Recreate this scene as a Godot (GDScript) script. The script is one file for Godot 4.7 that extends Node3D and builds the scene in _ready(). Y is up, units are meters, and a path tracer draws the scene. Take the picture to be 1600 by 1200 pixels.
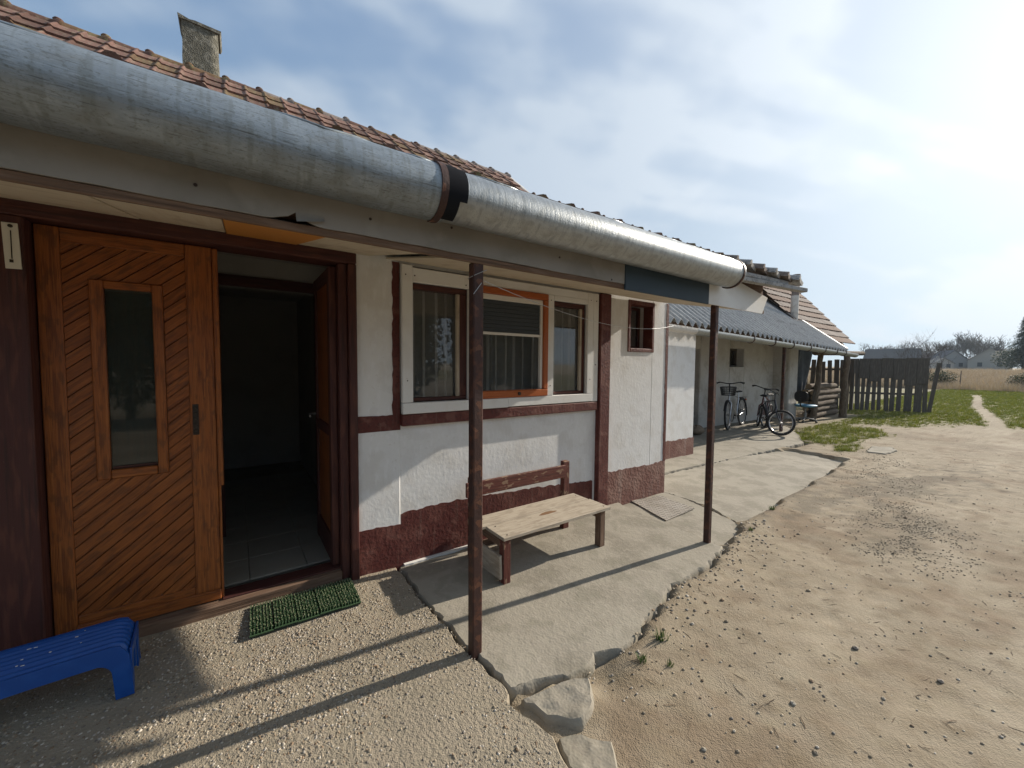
extends Node3D
# A whitewashed farmhouse with a tiled porch roof, a yard of trodden sand and an outbuilding beyond.
# Axes: x runs along the front wall away from the camera, y up, z out of the wall. Metres. The front wall stands at z = WZ.

const WZ := -2.89
var rng := RandomNumberGenerator.new()
var taken := {}
var M := {}

class MB:
	var v := PackedVector3Array()
	var n := PackedVector3Array()
	var t := PackedVector2Array()
	var ix := PackedInt32Array()
	var col := PackedColorArray()
	var uvo := Vector2.ZERO

	func face(p: Array, uv: Array, out: Vector3) -> void:
		var nn: Vector3 = (p[1] - p[0]).cross(p[2] - p[0])
		if p.size() > 3:
			nn += (p[2] - p[0]).cross(p[3] - p[0])
		if nn.length_squared() < 1e-16:
			return
		nn = nn.normalized()
		var rev := nn.dot(out) < 0.0
		if rev:
			nn = -nn
		var b := v.size()
		for i in p.size():
			v.append(p[i]); n.append(nn); t.append(uv[i] + uvo)
		for i in range(1, p.size() - 1):
			if rev:
				ix.append_array(PackedInt32Array([b, b + i, b + i + 1]))
			else:
				ix.append_array(PackedInt32Array([b, b + i + 1, b + i]))

	func box(c: Vector3, s: Vector3, bas := Basis.IDENTITY, bev := 0.003) -> void:
		var h := s * 0.5
		bev = minf(bev, 0.4 * minf(h.x, minf(h.y, h.z)) * 2.0 * 0.5)
		var L := 0
		if s.y > s[L]: L = 1
		if s.z > s[L]: L = 2
		var pt := func(sg: Vector3, ax: int) -> Vector3:
			var q := Vector3(h.x - bev, h.y - bev, h.z - bev)
			q[ax] = h[ax]
			return q * sg
		var uvf := func(q: Vector3, ax: int) -> Vector2:
			var ua := L if ax != L else (L + 1) % 3
			var va := 3 - ax - ua
			return Vector2(q[ua], q[va])
		var put := func(qs: Array, ax: int) -> void:
			var ps := []
			var us := []
			var mid := Vector3.ZERO
			for q in qs:
				ps.append(c + bas * q); us.append(uvf.call(q, ax)); mid += q
			face(ps, us, bas * mid)
		for ax in 3:
			var a := (ax + 1) % 3
			var b := (ax + 2) % 3
			for sg in [-1.0, 1.0]:
				var qs := []
				for k in [[-1, -1], [1, -1], [1, 1], [-1, 1]]:
					var g := Vector3.ONE
					g[ax] = sg; g[a] = k[0]; g[b] = k[1]
					qs.append(pt.call(g, ax))
				put.call(qs, ax)
		if bev <= 0.0:
			return
		for ax in 3:
			var a := (ax + 1) % 3
			var b := (ax + 2) % 3
			for k in [[-1, -1], [1, -1], [1, 1], [-1, 1]]:
				var g := Vector3.ONE
				g[a] = k[0]; g[b] = k[1]
				g[ax] = -1.0
				var g2 := g
				g2[ax] = 1.0
				put.call([pt.call(g, a), pt.call(g2, a), pt.call(g2, b), pt.call(g, b)], a)
		for i in 8:
			var g := Vector3(1.0 if i & 1 else -1.0, 1.0 if i & 2 else -1.0, 1.0 if i & 4 else -1.0)
			put.call([pt.call(g, 0), pt.call(g, 1), pt.call(g, 2)], 0)

	# axis-aligned box from its low and high corners
	func slab(a: Vector3, b: Vector3, bev := 0.003) -> void:
		box((a + b) * 0.5, (b - a).abs(), Basis.IDENTITY, bev)

	# a beam of w x d between two points
	func beam(a: Vector3, b: Vector3, w: float, d: float, up := Vector3.UP, bev := 0.003) -> void:
		var x := (b - a).normalized()
		var z := x.cross(up)
		if z.length() < 0.01:
			z = x.cross(Vector3.RIGHT)
		z = z.normalized()
		var y := z.cross(x)
		box((a + b) * 0.5, Vector3(a.distance_to(b), w, d), Basis(x, y, z), bev)

	func grid(rows: Array, uv: Array, flip := false, closed := false) -> void:
		var b := v.size()
		var nr := rows.size()
		var nc: int = rows[0].size()
		for i in nr:
			for j in nc:
				var i0 := maxi(i - 1, 0)
				var i1 := mini(i + 1, nr - 1)
				var j0 := j - 1
				var j1 := j + 1
				if closed:
					if j0 < 0: j0 = nc - 2
					if j1 > nc - 1: j1 = 1
				else:
					j0 = maxi(j0, 0)
					j1 = mini(j1, nc - 1)
				var du: Vector3 = rows[i1][j] - rows[i0][j]
				var dv: Vector3 = rows[i][j1] - rows[i][j0]
				var nn := du.cross(dv).normalized()
				if flip: nn = -nn
				v.append(rows[i][j]); n.append(nn); t.append(uv[i][j] + uvo)
		for i in nr - 1:
			for j in nc - 1:
				var a := b + i * nc + j
				var q := [a, a + nc, a + nc + 1, a + 1]
				if flip:
					ix.append_array(PackedInt32Array([q[0], q[1], q[2], q[0], q[2], q[3]]))
				else:
					ix.append_array(PackedInt32Array([q[0], q[2], q[1], q[0], q[3], q[2]]))

	func tube(pts: Array, rad, sides := 8, caps := true, squash := 1.0) -> void:
		var rows := []
		var uvs := []
		var prev := Vector3.ZERO
		var along := 0.0
		for i in pts.size():
			var d: Vector3 = pts[mini(i + 1, pts.size() - 1)] - pts[maxi(i - 1, 0)]
			d = d.normalized()
			var u := prev
			if i == 0:
				u = d.cross(Vector3.UP if absf(d.y) < 0.9 else Vector3.RIGHT)
			u = (u - d * u.dot(d)).normalized()
			prev = u
			var w := d.cross(u)
			var r: float = rad if rad is float else rad[i]
			if i > 0: along += pts[i].distance_to(pts[i - 1])
			var row := []
			var uv := []
			for k in sides + 1:
				var a := TAU * k / sides
				row.append(pts[i] + (u * cos(a) + w * sin(a) * squash) * r)
				uv.append(Vector2(along, r * a))
			rows.append(row); uvs.append(uv)
		grid(rows, uvs, true, true)
		if caps:
			for e in [0, pts.size() - 1]:
				var ring: Array = rows[e].slice(0, sides)
				var uvc := []
				for q in ring: uvc.append(Vector2(q.x, q.y + q.z))
				face(ring, uvc, pts[e] - pts[1 if e == 0 else e - 1])

	func torus(c: Vector3, bas: Basis, R: float, r: float, ns := 28, m := 8) -> void:
		var rows := []
		var uvs := []
		for i in ns + 1:
			var a := TAU * i / ns
			var d := bas.x * cos(a) + bas.y * sin(a)
			var row := []
			var uv := []
			for k in m + 1:
				var b := TAU * k / m
				row.append(c + d * (R + r * cos(b)) + bas.z * r * sin(b))
				uv.append(Vector2(R * a, r * b))
			rows.append(row); uvs.append(uv)
		grid(rows, uvs, false, true)

	# a flat polygon in a plane, given thickness along bas.z
	func prism(poly: PackedVector2Array, o: Vector3, bas: Basis, depth: float) -> void:
		var tri := Geometry2D.triangulate_polygon(poly)
		for k in range(0, tri.size(), 3):
			var a := poly[tri[k]]
			var b := poly[tri[k + 1]]
			var c := poly[tri[k + 2]]
			var f := [o + bas * Vector3(a.x, a.y, depth), o + bas * Vector3(b.x, b.y, depth), o + bas * Vector3(c.x, c.y, depth)]
			face(f, [a, b, c], bas.z)
			var g := [o + bas * Vector3(a.x, a.y, 0), o + bas * Vector3(b.x, b.y, 0), o + bas * Vector3(c.x, c.y, 0)]
			face(g, [a, b, c], -bas.z)
		var cc := not Geometry2D.is_polygon_clockwise(poly)
		for i in poly.size():
			var a := poly[i]
			var b := poly[(i + 1) % poly.size()]
			var e := b - a
			var o2 := Vector2(e.y, -e.x) if cc else Vector2(-e.y, e.x)
			face([o + bas * Vector3(a.x, a.y, 0), o + bas * Vector3(b.x, b.y, 0), o + bas * Vector3(b.x, b.y, depth), o + bas * Vector3(a.x, a.y, depth)],
				[Vector2(0, 0), Vector2(e.length(), 0), Vector2(e.length(), depth), Vector2(0, depth)], bas * Vector3(o2.x, o2.y, 0))

	func mesh(m: Material = null) -> ArrayMesh:
		var a := []
		a.resize(Mesh.ARRAY_MAX)
		a[Mesh.ARRAY_VERTEX] = v
		a[Mesh.ARRAY_NORMAL] = n
		a[Mesh.ARRAY_TEX_UV] = t
		if col.size() == v.size():
			a[Mesh.ARRAY_COLOR] = col
		a[Mesh.ARRAY_INDEX] = ix
		var am := ArrayMesh.new()
		am.add_surface_from_arrays(Mesh.PRIMITIVE_TRIANGLES, a)
		if m: am.surface_set_material(0, m)
		return am

func mb(off := true) -> MB:
	var b := MB.new()
	if off: b.uvo = Vector2(rng.randf() * 7.0, rng.randf() * 7.0)
	return b

func numbered(s: String) -> String:
	if not taken.has(s):
		taken[s] = 0
		return s
	taken[s] += 1
	return "%s_%03d" % [s, taken[s]]

func part(called: String, b: MB, m: Material, parent: Node, label := "") -> MeshInstance3D:
	return part_mesh(called, b.mesh(m), parent, Transform3D.IDENTITY, label)

func part_mesh(called: String, am: Mesh, parent: Node, tf := Transform3D.IDENTITY, label := "", m: Material = null) -> MeshInstance3D:
	var o := MeshInstance3D.new()
	o.name = called
	o.mesh = am
	o.transform = tf
	if m: o.material_override = m
	if label: o.set_meta("label", label)
	parent.add_child(o, true)
	return o

func thing(called: String, label: String, category: String, at := Vector3.ZERO, turn := 0.0, group := "") -> Node3D:
	var o := Node3D.new()
	o.name = numbered(called)
	add_child(o)
	o.position = at
	o.rotation.y = turn
	o.set_meta("label", label)
	o.set_meta("category", category)
	if group: o.set_meta("group", group)
	return o

func tag(o: Node, label: String, category: String, group := "") -> void:
	o.set_meta("label", label)
	o.set_meta("category", category)
	if group: o.set_meta("group", group)

func top(called: String, am: Mesh) -> MeshInstance3D:
	var o := MeshInstance3D.new()
	o.name = numbered(called)
	o.mesh = am
	add_child(o)
	return o

func structure(called: String, b: MB, m: Material) -> MeshInstance3D:
	var o := top(called, b.mesh(m))
	o.set_meta("kind", "structure")
	return o

func group_node(called: String, parent: Node) -> Node3D:
	var o := Node3D.new()
	o.name = called
	parent.add_child(o, true)
	return o

# ---------------------------------------------------------------- textures
func nz(sd: int, freq: float, oct := 4, kind := FastNoiseLite.TYPE_SIMPLEX_SMOOTH) -> FastNoiseLite:
	var f := FastNoiseLite.new()
	f.seed = sd
	f.frequency = freq
	f.noise_type = kind
	f.fractal_octaves = oct
	f.fractal_type = FastNoiseLite.FRACTAL_FBM if oct > 1 else FastNoiseLite.FRACTAL_NONE
	return f

# a tileable grey field of w x h; sx, sy > 1 draw it out along that side
func field(w: int, h: int, f: FastNoiseLite, sx := 1, sy := 1) -> PackedByteArray:
	var im := f.get_seamless_image(w / sx, h / sy)
	if sx > 1 or sy > 1:
		im.resize(w, h, Image.INTERPOLATE_CUBIC)
	im.convert(Image.FORMAT_L8)
	return im.get_data()

# base colour (linear) with layers [field, colour, low, high, amount]
func paint(w: int, h: int, base: Color, layers: Array) -> ImageTexture:
	var lut := PackedByteArray()
	lut.resize(1025)
	for i in 1025:
		lut[i] = int(round(Color(i / 1024.0, 0, 0).linear_to_srgb().r * 255.0))
	var N := w * h
	var R := PackedFloat32Array(); R.resize(N); R.fill(base.r)
	var G := PackedFloat32Array(); G.resize(N); G.fill(base.g)
	var B := PackedFloat32Array(); B.resize(N); B.fill(base.b)
	for L in layers:
		var f: PackedByteArray = L[0]
		var c: Color = L[1]
		var tl := PackedFloat32Array()
		tl.resize(256)
		for i in 256:
			tl[i] = smoothstep(L[2], L[3], i / 255.0) * L[4]
		for i in N:
			var k := tl[f[i]]
			if k > 0.002:
				R[i] += (c.r - R[i]) * k
				G[i] += (c.g - G[i]) * k
				B[i] += (c.b - B[i]) * k
	var out := PackedByteArray()
	out.resize(N * 3)
	for i in N:
		out[i * 3] = lut[clampi(int(R[i] * 1024.0), 0, 1024)]
		out[i * 3 + 1] = lut[clampi(int(G[i] * 1024.0), 0, 1024)]
		out[i * 3 + 2] = lut[clampi(int(B[i] * 1024.0), 0, 1024)]
	return ImageTexture.create_from_image(Image.create_from_data(w, h, false, Image.FORMAT_RGB8, out))

func relief(w: int, h: int, layers: Array) -> ImageTexture:
	var N := w * h
	var out := PackedByteArray()
	out.resize(N)
	for i in N:
		var s := 0.0
		for L in layers:
			s += L[0][i] * L[1]
		out[i] = clampi(int(s), 0, 255)
	return ImageTexture.create_from_image(Image.create_from_data(w, h, false, Image.FORMAT_L8, out))

# how: "w" world triplanar, "o" object triplanar, "uv"
func mk(called: String, tex: Texture2D, bump: Texture2D, cm: float, how: String, sc, rough := 0.85, tint := Color.WHITE) -> StandardMaterial3D:
	var m := StandardMaterial3D.new()
	m.resource_name = called
	m.albedo_color = tint
	m.albedo_texture = tex
	m.roughness = rough
	m.metallic_specular = 0.4
	if bump:
		m.heightmap_enabled = true
		m.heightmap_texture = bump
		m.heightmap_scale = cm
	m.uv1_scale = sc if sc is Vector3 else Vector3(sc, sc, sc)
	if how == "w":
		m.uv1_triplanar = true
		m.uv1_world_triplanar = true
		m.uv1_triplanar_sharpness = 4.0
	elif how == "o":
		m.uv1_triplanar = true
		m.uv1_triplanar_sharpness = 4.0
	M[called] = m
	return m

func flat(called: String, lin: Color, rough := 0.7, metal := 0.0) -> StandardMaterial3D:
	var m := StandardMaterial3D.new()
	m.resource_name = called
	m.albedo_color = lin.linear_to_srgb()
	m.roughness = rough
	m.metallic = metal
	M[called] = m
	return m

# the same material in another tone
func tone(called: String, from: String, tint: Color) -> StandardMaterial3D:
	var m: StandardMaterial3D = M[from].duplicate()
	m.resource_name = called
	m.albedo_color = tint.linear_to_srgb()
	M[called] = m
	return m

func make_materials() -> void:
	var S := 512
	var cell := nz(3, 0.03, 1, FastNoiseLite.TYPE_CELLULAR)
	var blot := field(S, S, nz(11, 0.006, 5))
	var blot2 := field(S, S, nz(12, 0.012, 5))
	var fine := field(S, S, nz(13, 0.06, 4))
	var grit := field(S, S, nz(14, 0.22, 2))
	var strokes_v := field(S, S, nz(15, 0.06, 4), 1, 3)
	var strokes_u := field(S, S, nz(16, 0.05, 3), 8, 1)
	var grain := field(S, S, nz(17, 0.045, 4), 16, 1)
	var grain2 := field(S, S, nz(18, 0.12, 3), 16, 1)
	var knots := field(S, S, nz(19, 0.02, 3), 3, 1)
	var drips := field(S, S, nz(20, 0.03, 4), 1, 16)
	cell.cellular_return_type = FastNoiseLite.RETURN_DISTANCE
	var dots := field(S, S, cell)
	cell = nz(5, 0.045, 1, FastNoiseLite.TYPE_CELLULAR)
	cell.cellular_return_type = FastNoiseLite.RETURN_CELL_VALUE
	var flakes := field(S, S, cell)
	# limewash: brushed, faintly yellowed, dusty
	mk("limewash", paint(S, S, Color(.7, .7, .69), [[blot, Color(.61, .59, .545), .5, .85, .6], [strokes_v, Color(.76, .76, .755), .5, .8, .5], [fine, Color(.56, .535, .49), .72, .88, .45], [blot2, Color(.64, .635, .62), .55, .7, .5], [grit, Color(.5, .46, .4), .86, .96, .4]]),
		relief(S, S, [[strokes_v, .25], [fine, .4], [grit, .15], [blot2, .3]]), 0.2, "w", .75, .9)
	mk("old_plaster", paint(S, S, Color(.56, .54, .5), [[blot, Color(.4, .37, .32), .45, .8, .7], [fine, Color(.34, .31, .27), .65, .9, .5], [blot2, Color(.63, .62, .59), .6, .8, .6]]),
		relief(S, S, [[fine, .4], [blot2, .5], [grit, .1]]), 1.0, "w", .5, .95)
	mk("maroon_paint", paint(S, S, Color(.1, .026, .021), [[blot, Color(.15, .052, .04), .42, .72, .75], [fine, Color(.055, .017, .015), .52, .78, .7], [blot2, Color(.17, .075, .06), .66, .8, .6], [drips, Color(.18, .1, .08), .72, .88, .4], [grit, Color(.36, .27, .22), .82, .93, .5]]),
		relief(S, S, [[fine, .5], [strokes_v, .3], [grit, .2]]), 0.35, "w", .9, .62)
	mk("brown_plinth", paint(S, S, Color(.18, .085, .068), [[blot, Color(.25, .145, .115), .4, .75, .8], [fine, Color(.12, .05, .04), .6, .85, .6], [drips, Color(.27, .19, .16), .6, .85, .5]]),
		relief(S, S, [[fine, .6], [blot2, .4], [grit, .2]]), 0.7, "w", .7, .8)
	mk("maroon_wood", paint(S, S, Color(.062, .02, .016), [[knots, Color(.1, .035, .024), .45, .8, .8], [grain, Color(.035, .014, .012), .55, .8, .7], [grit, Color(.24, .16, .12), .87, .96, .4]]),
		relief(S, S, [[grain, .7], [grit, .2]]), 0.25, "uv", Vector3(.9, 1.8, 1), .55)
	mk("varnished_wood", paint(S, S, Color(.26, .08, .018), [[knots, Color(.15, .042, .011), .4, .75, .75], [grain, Color(.35, .12, .03), .5, .8, .6], [grain2, Color(.07, .02, .007), .6, .82, .65], [blot2, Color(.1, .035, .013), .58, .82, .55], [grit, Color(.06, .02, .008), .8, .95, .6]]),
		relief(S, S, [[grain, .5], [grain2, .4]]), 0.12, "uv", Vector3(1.1, 3.0, 1), .42)
	tone("varnished_wood_pale", "varnished_wood", Color(1.0, .98, .95))
	tone("varnished_wood_mid", "varnished_wood", Color(.9, .88, .86))
	mk("orange_wood", paint(S, S, Color(.36, .095, .024), [[knots, Color(.27, .07, .02), .4, .8, .7], [grain, Color(.43, .13, .04), .5, .8, .5]]), relief(S, S, [[grain, .6]]), 0.08, "uv", Vector3(1, 3, 1), .4)
	mk("bare_wood", paint(S, S, Color(.4, .345, .27), [[knots, Color(.31, .26, .2), .4, .75, .7], [grain, Color(.46, .4, .32), .5, .8, .6], [grain2, Color(.22, .17, .12), .62, .82, .7], [blot2, Color(.28, .235, .18), .55, .75, .7], [grit, Color(.2, .16, .11), .8, .92, .5]]),
		relief(S, S, [[grain, .5], [grain2, .4]]), 0.16, "uv", Vector3(.9, 2.4, 1), .8)
	mk("old_timber", paint(S, S, Color(.14, .085, .055), [[knots, Color(.2, .13, .09), .4, .75, .7], [grain, Color(.075, .045, .03), .5, .8, .75], [grit, Color(.3, .22, .16), .8, .95, .4]]),
		relief(S, S, [[grain, .7], [grain2, .3]]), 0.4, "uv", Vector3(.8, 2.2, 1), .85)
	mk("worn_maroon_wood", paint(S, S, Color(.11, .033, .024), [[grain, Color(.055, .02, .016), .5, .8, .7], [blot2, Color(.26, .17, .11), .66, .76, .85], [grain2, Color(.3, .2, .13), .76, .84, .6]]),
		relief(S, S, [[grain, .6], [blot2, .2]]), 0.2, "uv", Vector3(1.3, 2.6, 1), .7)
	mk("grey_wood", paint(S, S, Color(.105, .092, .08), [[knots, Color(.155, .135, .118), .4, .8, .7], [grain, Color(.075, .07, .068), .5, .8, .7], [grain2, Color(.26, .24, .22), .7, .9, .4]]),
		relief(S, S, [[grain, .7], [grain2, .3]]), 0.35, "uv", Vector3(.8, 2.2, 1), .9)
	mk("ply_soffit", paint(S, S, Color(.6, .52, .4), [[grain, Color(.53, .44, .32), .45, .8, .6], [blot, Color(.44, .36, .26), .55, .85, .6], [fine, Color(.3, .24, .17), .78, .92, .6]]),
		relief(S, S, [[grain, .5]]), 0.1, "uv", Vector3(.7, 1.4, 1), .8)
	mk("fibre_fascia", paint(S, S, Color(.27, .25, .222), [[blot, Color(.2, .185, .16), .4, .8, .7], [blot2, Color(.32, .3, .265), .55, .8, .5], [strokes_u, Color(.24, .215, .185), .7, .92, .4], [grit, Color(.16, .14, .12), .88, .97, .5]]),
		relief(S, S, [[blot2, .5], [fine, .2]]), 0.25, "w", .55, .8)
	mk("white_board", paint(S, S, Color(.69, .685, .665), [[blot, Color(.6, .58, .54), .45, .8, .6], [fine, Color(.5, .46, .4), .75, .92, .4]]), relief(S, S, [[fine, .3], [strokes_u, .3]]), 0.1, "w", .8, .6)
	mk("blue_board", paint(S, S, Color(.032, .052, .07), [[blot, Color(.04, .062, .082), .4, .8, .7], [fine, Color(.027, .043, .057), .7, .9, .5]]), null, 0, "w", .8, .65)
	var spang := nz(7, 0.035, 1, FastNoiseLite.TYPE_CELLULAR)
	spang.cellular_return_type = FastNoiseLite.RETURN_CELL_VALUE
	var spangle := field(S, S, spang)
	var zinc := mk("zinc", paint(S, S, Color(.25, .285, .31), [[blot2, Color(.32, .36, .39), .45, .75, .6], [blot, Color(.19, .2, .195), .5, .85, .6], [drips, Color(.17, .185, .18), .52, .8, .5], [strokes_u, Color(.36, .4, .43), .62, .85, .3], [grain2, Color(.07, .073, .07), .74, .86, .6], [fine, Color(.14, .15, .14), .6, .8, .55], [grit, Color(.09, .09, .08), .74, .9, .55]]),
		relief(S, S, [[strokes_u, .3], [blot2, .5], [grain2, .2]]), 0.16, "uv", Vector3(1.6, 2.6, 1), .5)
	zinc.metallic = .6
	var z2 := mk("zinc_bright", paint(S, S, Color(.36, .38, .385), [[drips, Color(.25, .265, .265), .45, .75, .6], [spangle, Color(.44, .46, .465), .4, .9, .4], [blot, Color(.27, .28, .27), .5, .85, .6], [fine, Color(.2, .2, .19), .66, .85, .5], [grit, Color(.2, .2, .185), .75, .95, .5]]),
		relief(S, S, [[drips, .4], [fine, .5]]), 0.12, "uv", Vector3(3.0, 3.0, 1), .42)
	z2.metallic = .72
	mk("rusty_steel", paint(S, S, Color(.05, .025, .02), [[blot2, Color(.105, .042, .026), .5, .75, .8], [fine, Color(.04, .02, .018), .5, .8, .6], [flakes, Color(.2, .085, .045), .88, .95, .5]]), relief(S, S, [[fine, .6], [grit, .3]]), 0.15, "w", 1.6, .6)
	mk("concrete", paint(S, S, Color(.285, .258, .21), [[blot, Color(.2, .18, .142), .4, .75, .75], [fine, Color(.335, .305, .25), .55, .85, .5], [grit, Color(.15, .13, .1), .7, .95, .55], [blot2, Color(.225, .207, .162), .58, .78, .7], [flakes, Color(.21, .19, .15), .9, .96, .3]]),
		relief(S, S, [[fine, .4], [grit, .35], [blot2, .4]]), 0.5, "w", .55, .95)
	mk("pebble_concrete", paint(S, S, Color(.265, .228, .17), [[dots, Color(.25, .215, .165), .5, .85, .7], [grit, Color(.4, .35, .275), .6, .9, .6], [blot, Color(.22, .19, .142), .45, .8, .5], [fine, Color(.2, .17, .13), .75, .92, .5]]),
		relief(S, S, [[dots, -.5], [grit, .35], [fine, .5], [dots, .4]]), 0.9, "w", 1.3, .95)
	# neutral texture for the ground: the vertex colour carries sand, turf or straw
	mk("yard_ground", paint(S, S, Color(.93, .93, .93), [[blot, Color(.72, .7, .67), .45, .8, .6], [fine, Color(1, 1, 1), .5, .8, .6], [grit, Color(.5, .47, .43), .66, .95, .6], [blot2, Color(.8, .77, .73), .55, .8, .6]]),
		relief(S, S, [[fine, .3], [grit, .45], [blot2, .3]]), .75, "w", 1.1, .97)
	M.yard_ground.vertex_color_use_as_albedo = true
	mk("clay_tile", paint(S, S, Color(.17, .092, .07), [[blot2, Color(.23, .125, .095), .4, .7, .8], [fine, Color(.12, .075, .055), .5, .8, .7], [flakes, Color(.3, .27, .19), .8, .92, .45], [grit, Color(.36, .32, .24), .75, .95, .5]]),
		relief(S, S, [[fine, .5], [grit, .4]]), 0.3, "w", 1.7, .9)
	tone("clay_tile_dark", "clay_tile", Color(.62, .6, .58))
	tone("clay_tile_pale", "clay_tile", Color(1, 1, 1))
	tone("clay_tile_mossy", "clay_tile", Color(.78, .86, .6))
	mk("grey_tile", paint(S, S, Color(.2, .165, .145), [[blot2, Color(.28, .235, .21), .4, .7, .8], [fine, Color(.12, .1, .09), .5, .8, .7], [grit, Color(.34, .31, .28), .72, .95, .5]]),
		relief(S, S, [[fine, .6], [grit, .4]]), 0.4, "w", 1.4, .95)
	mk("fibre_cement", paint(S, S, Color(.4, .395, .38), [[blot2, Color(.25, .245, .235), .4, .75, .8], [fine, Color(.09, .09, .088), .55, .8, .8], [grit, Color(.52, .53, .52), .66, .95, .6], [blot, Color(.42, .425, .43), .6, .85, .5]]),
		relief(S, S, [[fine, .5], [grit, .5]]), 0.7, "w", 1.1, .97)
	mk("rubble", paint(S, S, Color(.2, .155, .11), [[blot2, Color(.27, .215, .16), .4, .75, .8], [fine, Color(.13, .1, .075), .5, .8, .7]]), relief(S, S, [[fine, .6], [grit, .3]]), 0.8, "w", 1.6, .97)
	mk("soot_brick", paint(S, S, Color(.13, .125, .1), [[blot2, Color(.25, .24, .2), .45, .7, .8], [fine, Color(.05, .05, .042), .5, .8, .8], [dots, Color(.3, .29, .25), .7, .9, .5]]), relief(S, S, [[fine, .7], [blot2, .4]]), 1.2, "w", 1.5, .97)
	mk("floor_tile", paint(S, S, Color(.24, .22, .18), [[blot, Color(.2, .18, .145), .4, .8, .6], [fine, Color(.3, .27, .22), .7, .9, .4]]), null, 0, "w", .8, .35)
	mk("inner_wall", paint(S, S, Color(.4, .39, .36), [[blot, Color(.33, .32, .29), .4, .8, .5]]), null, 0, "w", .5, .9)
	mk("bark", paint(S, S, Color(.15, .115, .085), [[grain, Color(.07, .055, .042), .5, .75, .8], [blot2, Color(.24, .2, .15), .5, .8, .6]]), relief(S, S, [[grain, .8], [grain2, .3]]), 0.8, "uv", Vector3(.8, 2, 1), .95)
	mk("log_end", paint(S, S, Color(.3, .22, .14), [[fine, Color(.2, .14, .09), .5, .8, .6]]), null, 0, "w", 2.0, .95)
	mk("tarp", paint(S, S, Color(.05, .058, .065), [[blot, Color(.075, .085, .09), .4, .8, .7]]), relief(S, S, [[blot2, .7]]), 1.2, "w", .7, .7)
	mk("checker_steel", paint(S, S, Color(.36, .33, .29), [[blot, Color(.28, .25, .21), .4, .8, .7], [fine, Color(.2, .16, .12), .68, .9, .5]]), relief(S, S, [[fine, .4]]), 0.1, "w", .9, .6)
	M.checker_steel.metallic = .35
	mk("blue_plastic", paint(S, S, Color(.007, .06, .26), [[blot2, Color(.012, .08, .31), .4, .8, .6], [grit, Color(.2, .25, .36), .9, .98, .5]]), null, 0, "w", 1.5, .38)
	flat("mat_green", Color(.04, .085, .034), .6)
	flat("mat_tip", Color(.25, .26, .15), .7)
	flat("mat_dark", Color(.012, .02, .013), .7)
	flat("black_rubber", Color(.02, .02, .021), .75)
	flat("black_paint", Color(.018, .018, .02), .4)
	flat("black_tape", Color(.014, .015, .018), .9)
	M.black_tape.metallic_specular = .15
	flat("silver_metal", Color(.55, .55, .56), .3, .8)
	flat("steel_grey", Color(.25, .25, .25), .45, .6)
	flat("bike_frame_dark", Color(.03, .03, .038), .35)
	flat("bike_frame_red", Color(.09, .02, .02), .35)
	flat("brass_dark", Color(.035, .026, .018), .5, .4)
	flat("white_enamel", Color(.62, .6, .52), .5)
	flat("orange_panel", Color(.5, .2, .03), .75)
	flat("pvc_white", Color(.68, .665, .625), .45)
	flat("blind_slat", Color(.03, .04, .05), .5)
	flat("chair_blue", Color(.08, .25, .4), .6)
	flat("reflector_orange", Color(.7, .13, .03), .3)
	flat("wire_steel", Color(.42, .43, .44), .4, .6)
	flat("nail", Color(.05, .035, .03), .6, .3)
	flat("stain_brown", Color(.17, .085, .035), .85)
	flat("lime_edge", Color(.66, .65, .62), .9)
	flat("dark_olive", Color(.1, .1, .045), .97)
	var g := flat("glass", Color(.02, .03, .03), .02)
	g.transparency = BaseMaterial3D.TRANSPARENCY_ALPHA
	g.albedo_color.a = .12
	var d := flat("door_glass", Color(.03, .04, .035), .03)
	d.transparency = BaseMaterial3D.TRANSPARENCY_ALPHA
	d.albedo_color.a = .6
	var cu := flat("lace", Color(.6, .62, .6), .9)
	cu.transparency = BaseMaterial3D.TRANSPARENCY_ALPHA
	cu.albedo_color.a = .3
	cu = flat("lace_stripe", Color(.66, .67, .65), .9)
	cu.transparency = BaseMaterial3D.TRANSPARENCY_ALPHA
	cu.albedo_color.a = .55
	for gname in [["grass_blade", Color(.165, .205, .045)], ["straw", Color(.48, .4, .29)], ["weed", Color(.06, .11, .025)], ["needle", Color(.022, .045, .028)], ["leaf", Color(.03, .05, .018)]]:
		var gm := flat(gname[0], gname[1], .75)
		gm.backlight_enabled = true
		gm.backlight = Color(.6, .62, .3) if gname[0] != "straw" else Color(.5, .45, .36)
		gm.vertex_color_use_as_albedo = true
	flat("stone", Color(1, 1, 1), .9)
	M.stone.vertex_color_use_as_albedo = true
	flat("twig_bark", Color(.075, .06, .05), .95)

# ---------------------------------------------------------------- camera, sky, sun
const SUN_TO := Vector3(.8963, .4305, .1083)

func make_camera() -> void:
	var cam := Camera3D.new()
	cam.name = "camera"
	var p := deg_to_rad(2.9)
	var r := deg_to_rad(.45)
	var y := deg_to_rad(35.0)
	var f0 := Vector3(sin(y), 0, -cos(y))
	var right := Vector3(cos(y), 0, sin(y))
	var fwd := f0 * cos(p) - Vector3.UP * sin(p)
	var up := Vector3.UP * cos(p) + f0 * sin(p)
	var rr := right * cos(r) + up * sin(r)
	var uu := up * cos(r) - right * sin(r)
	cam.transform = Transform3D(Basis(rr, uu, -fwd), Vector3(0, 1.55, 0))
	cam.fov = rad_to_deg(2.0 * atan(600.0 / 615.0))
	cam.near = 0.05
	cam.far = 3000.0
	cam.current = true
	add_child(cam)

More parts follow.
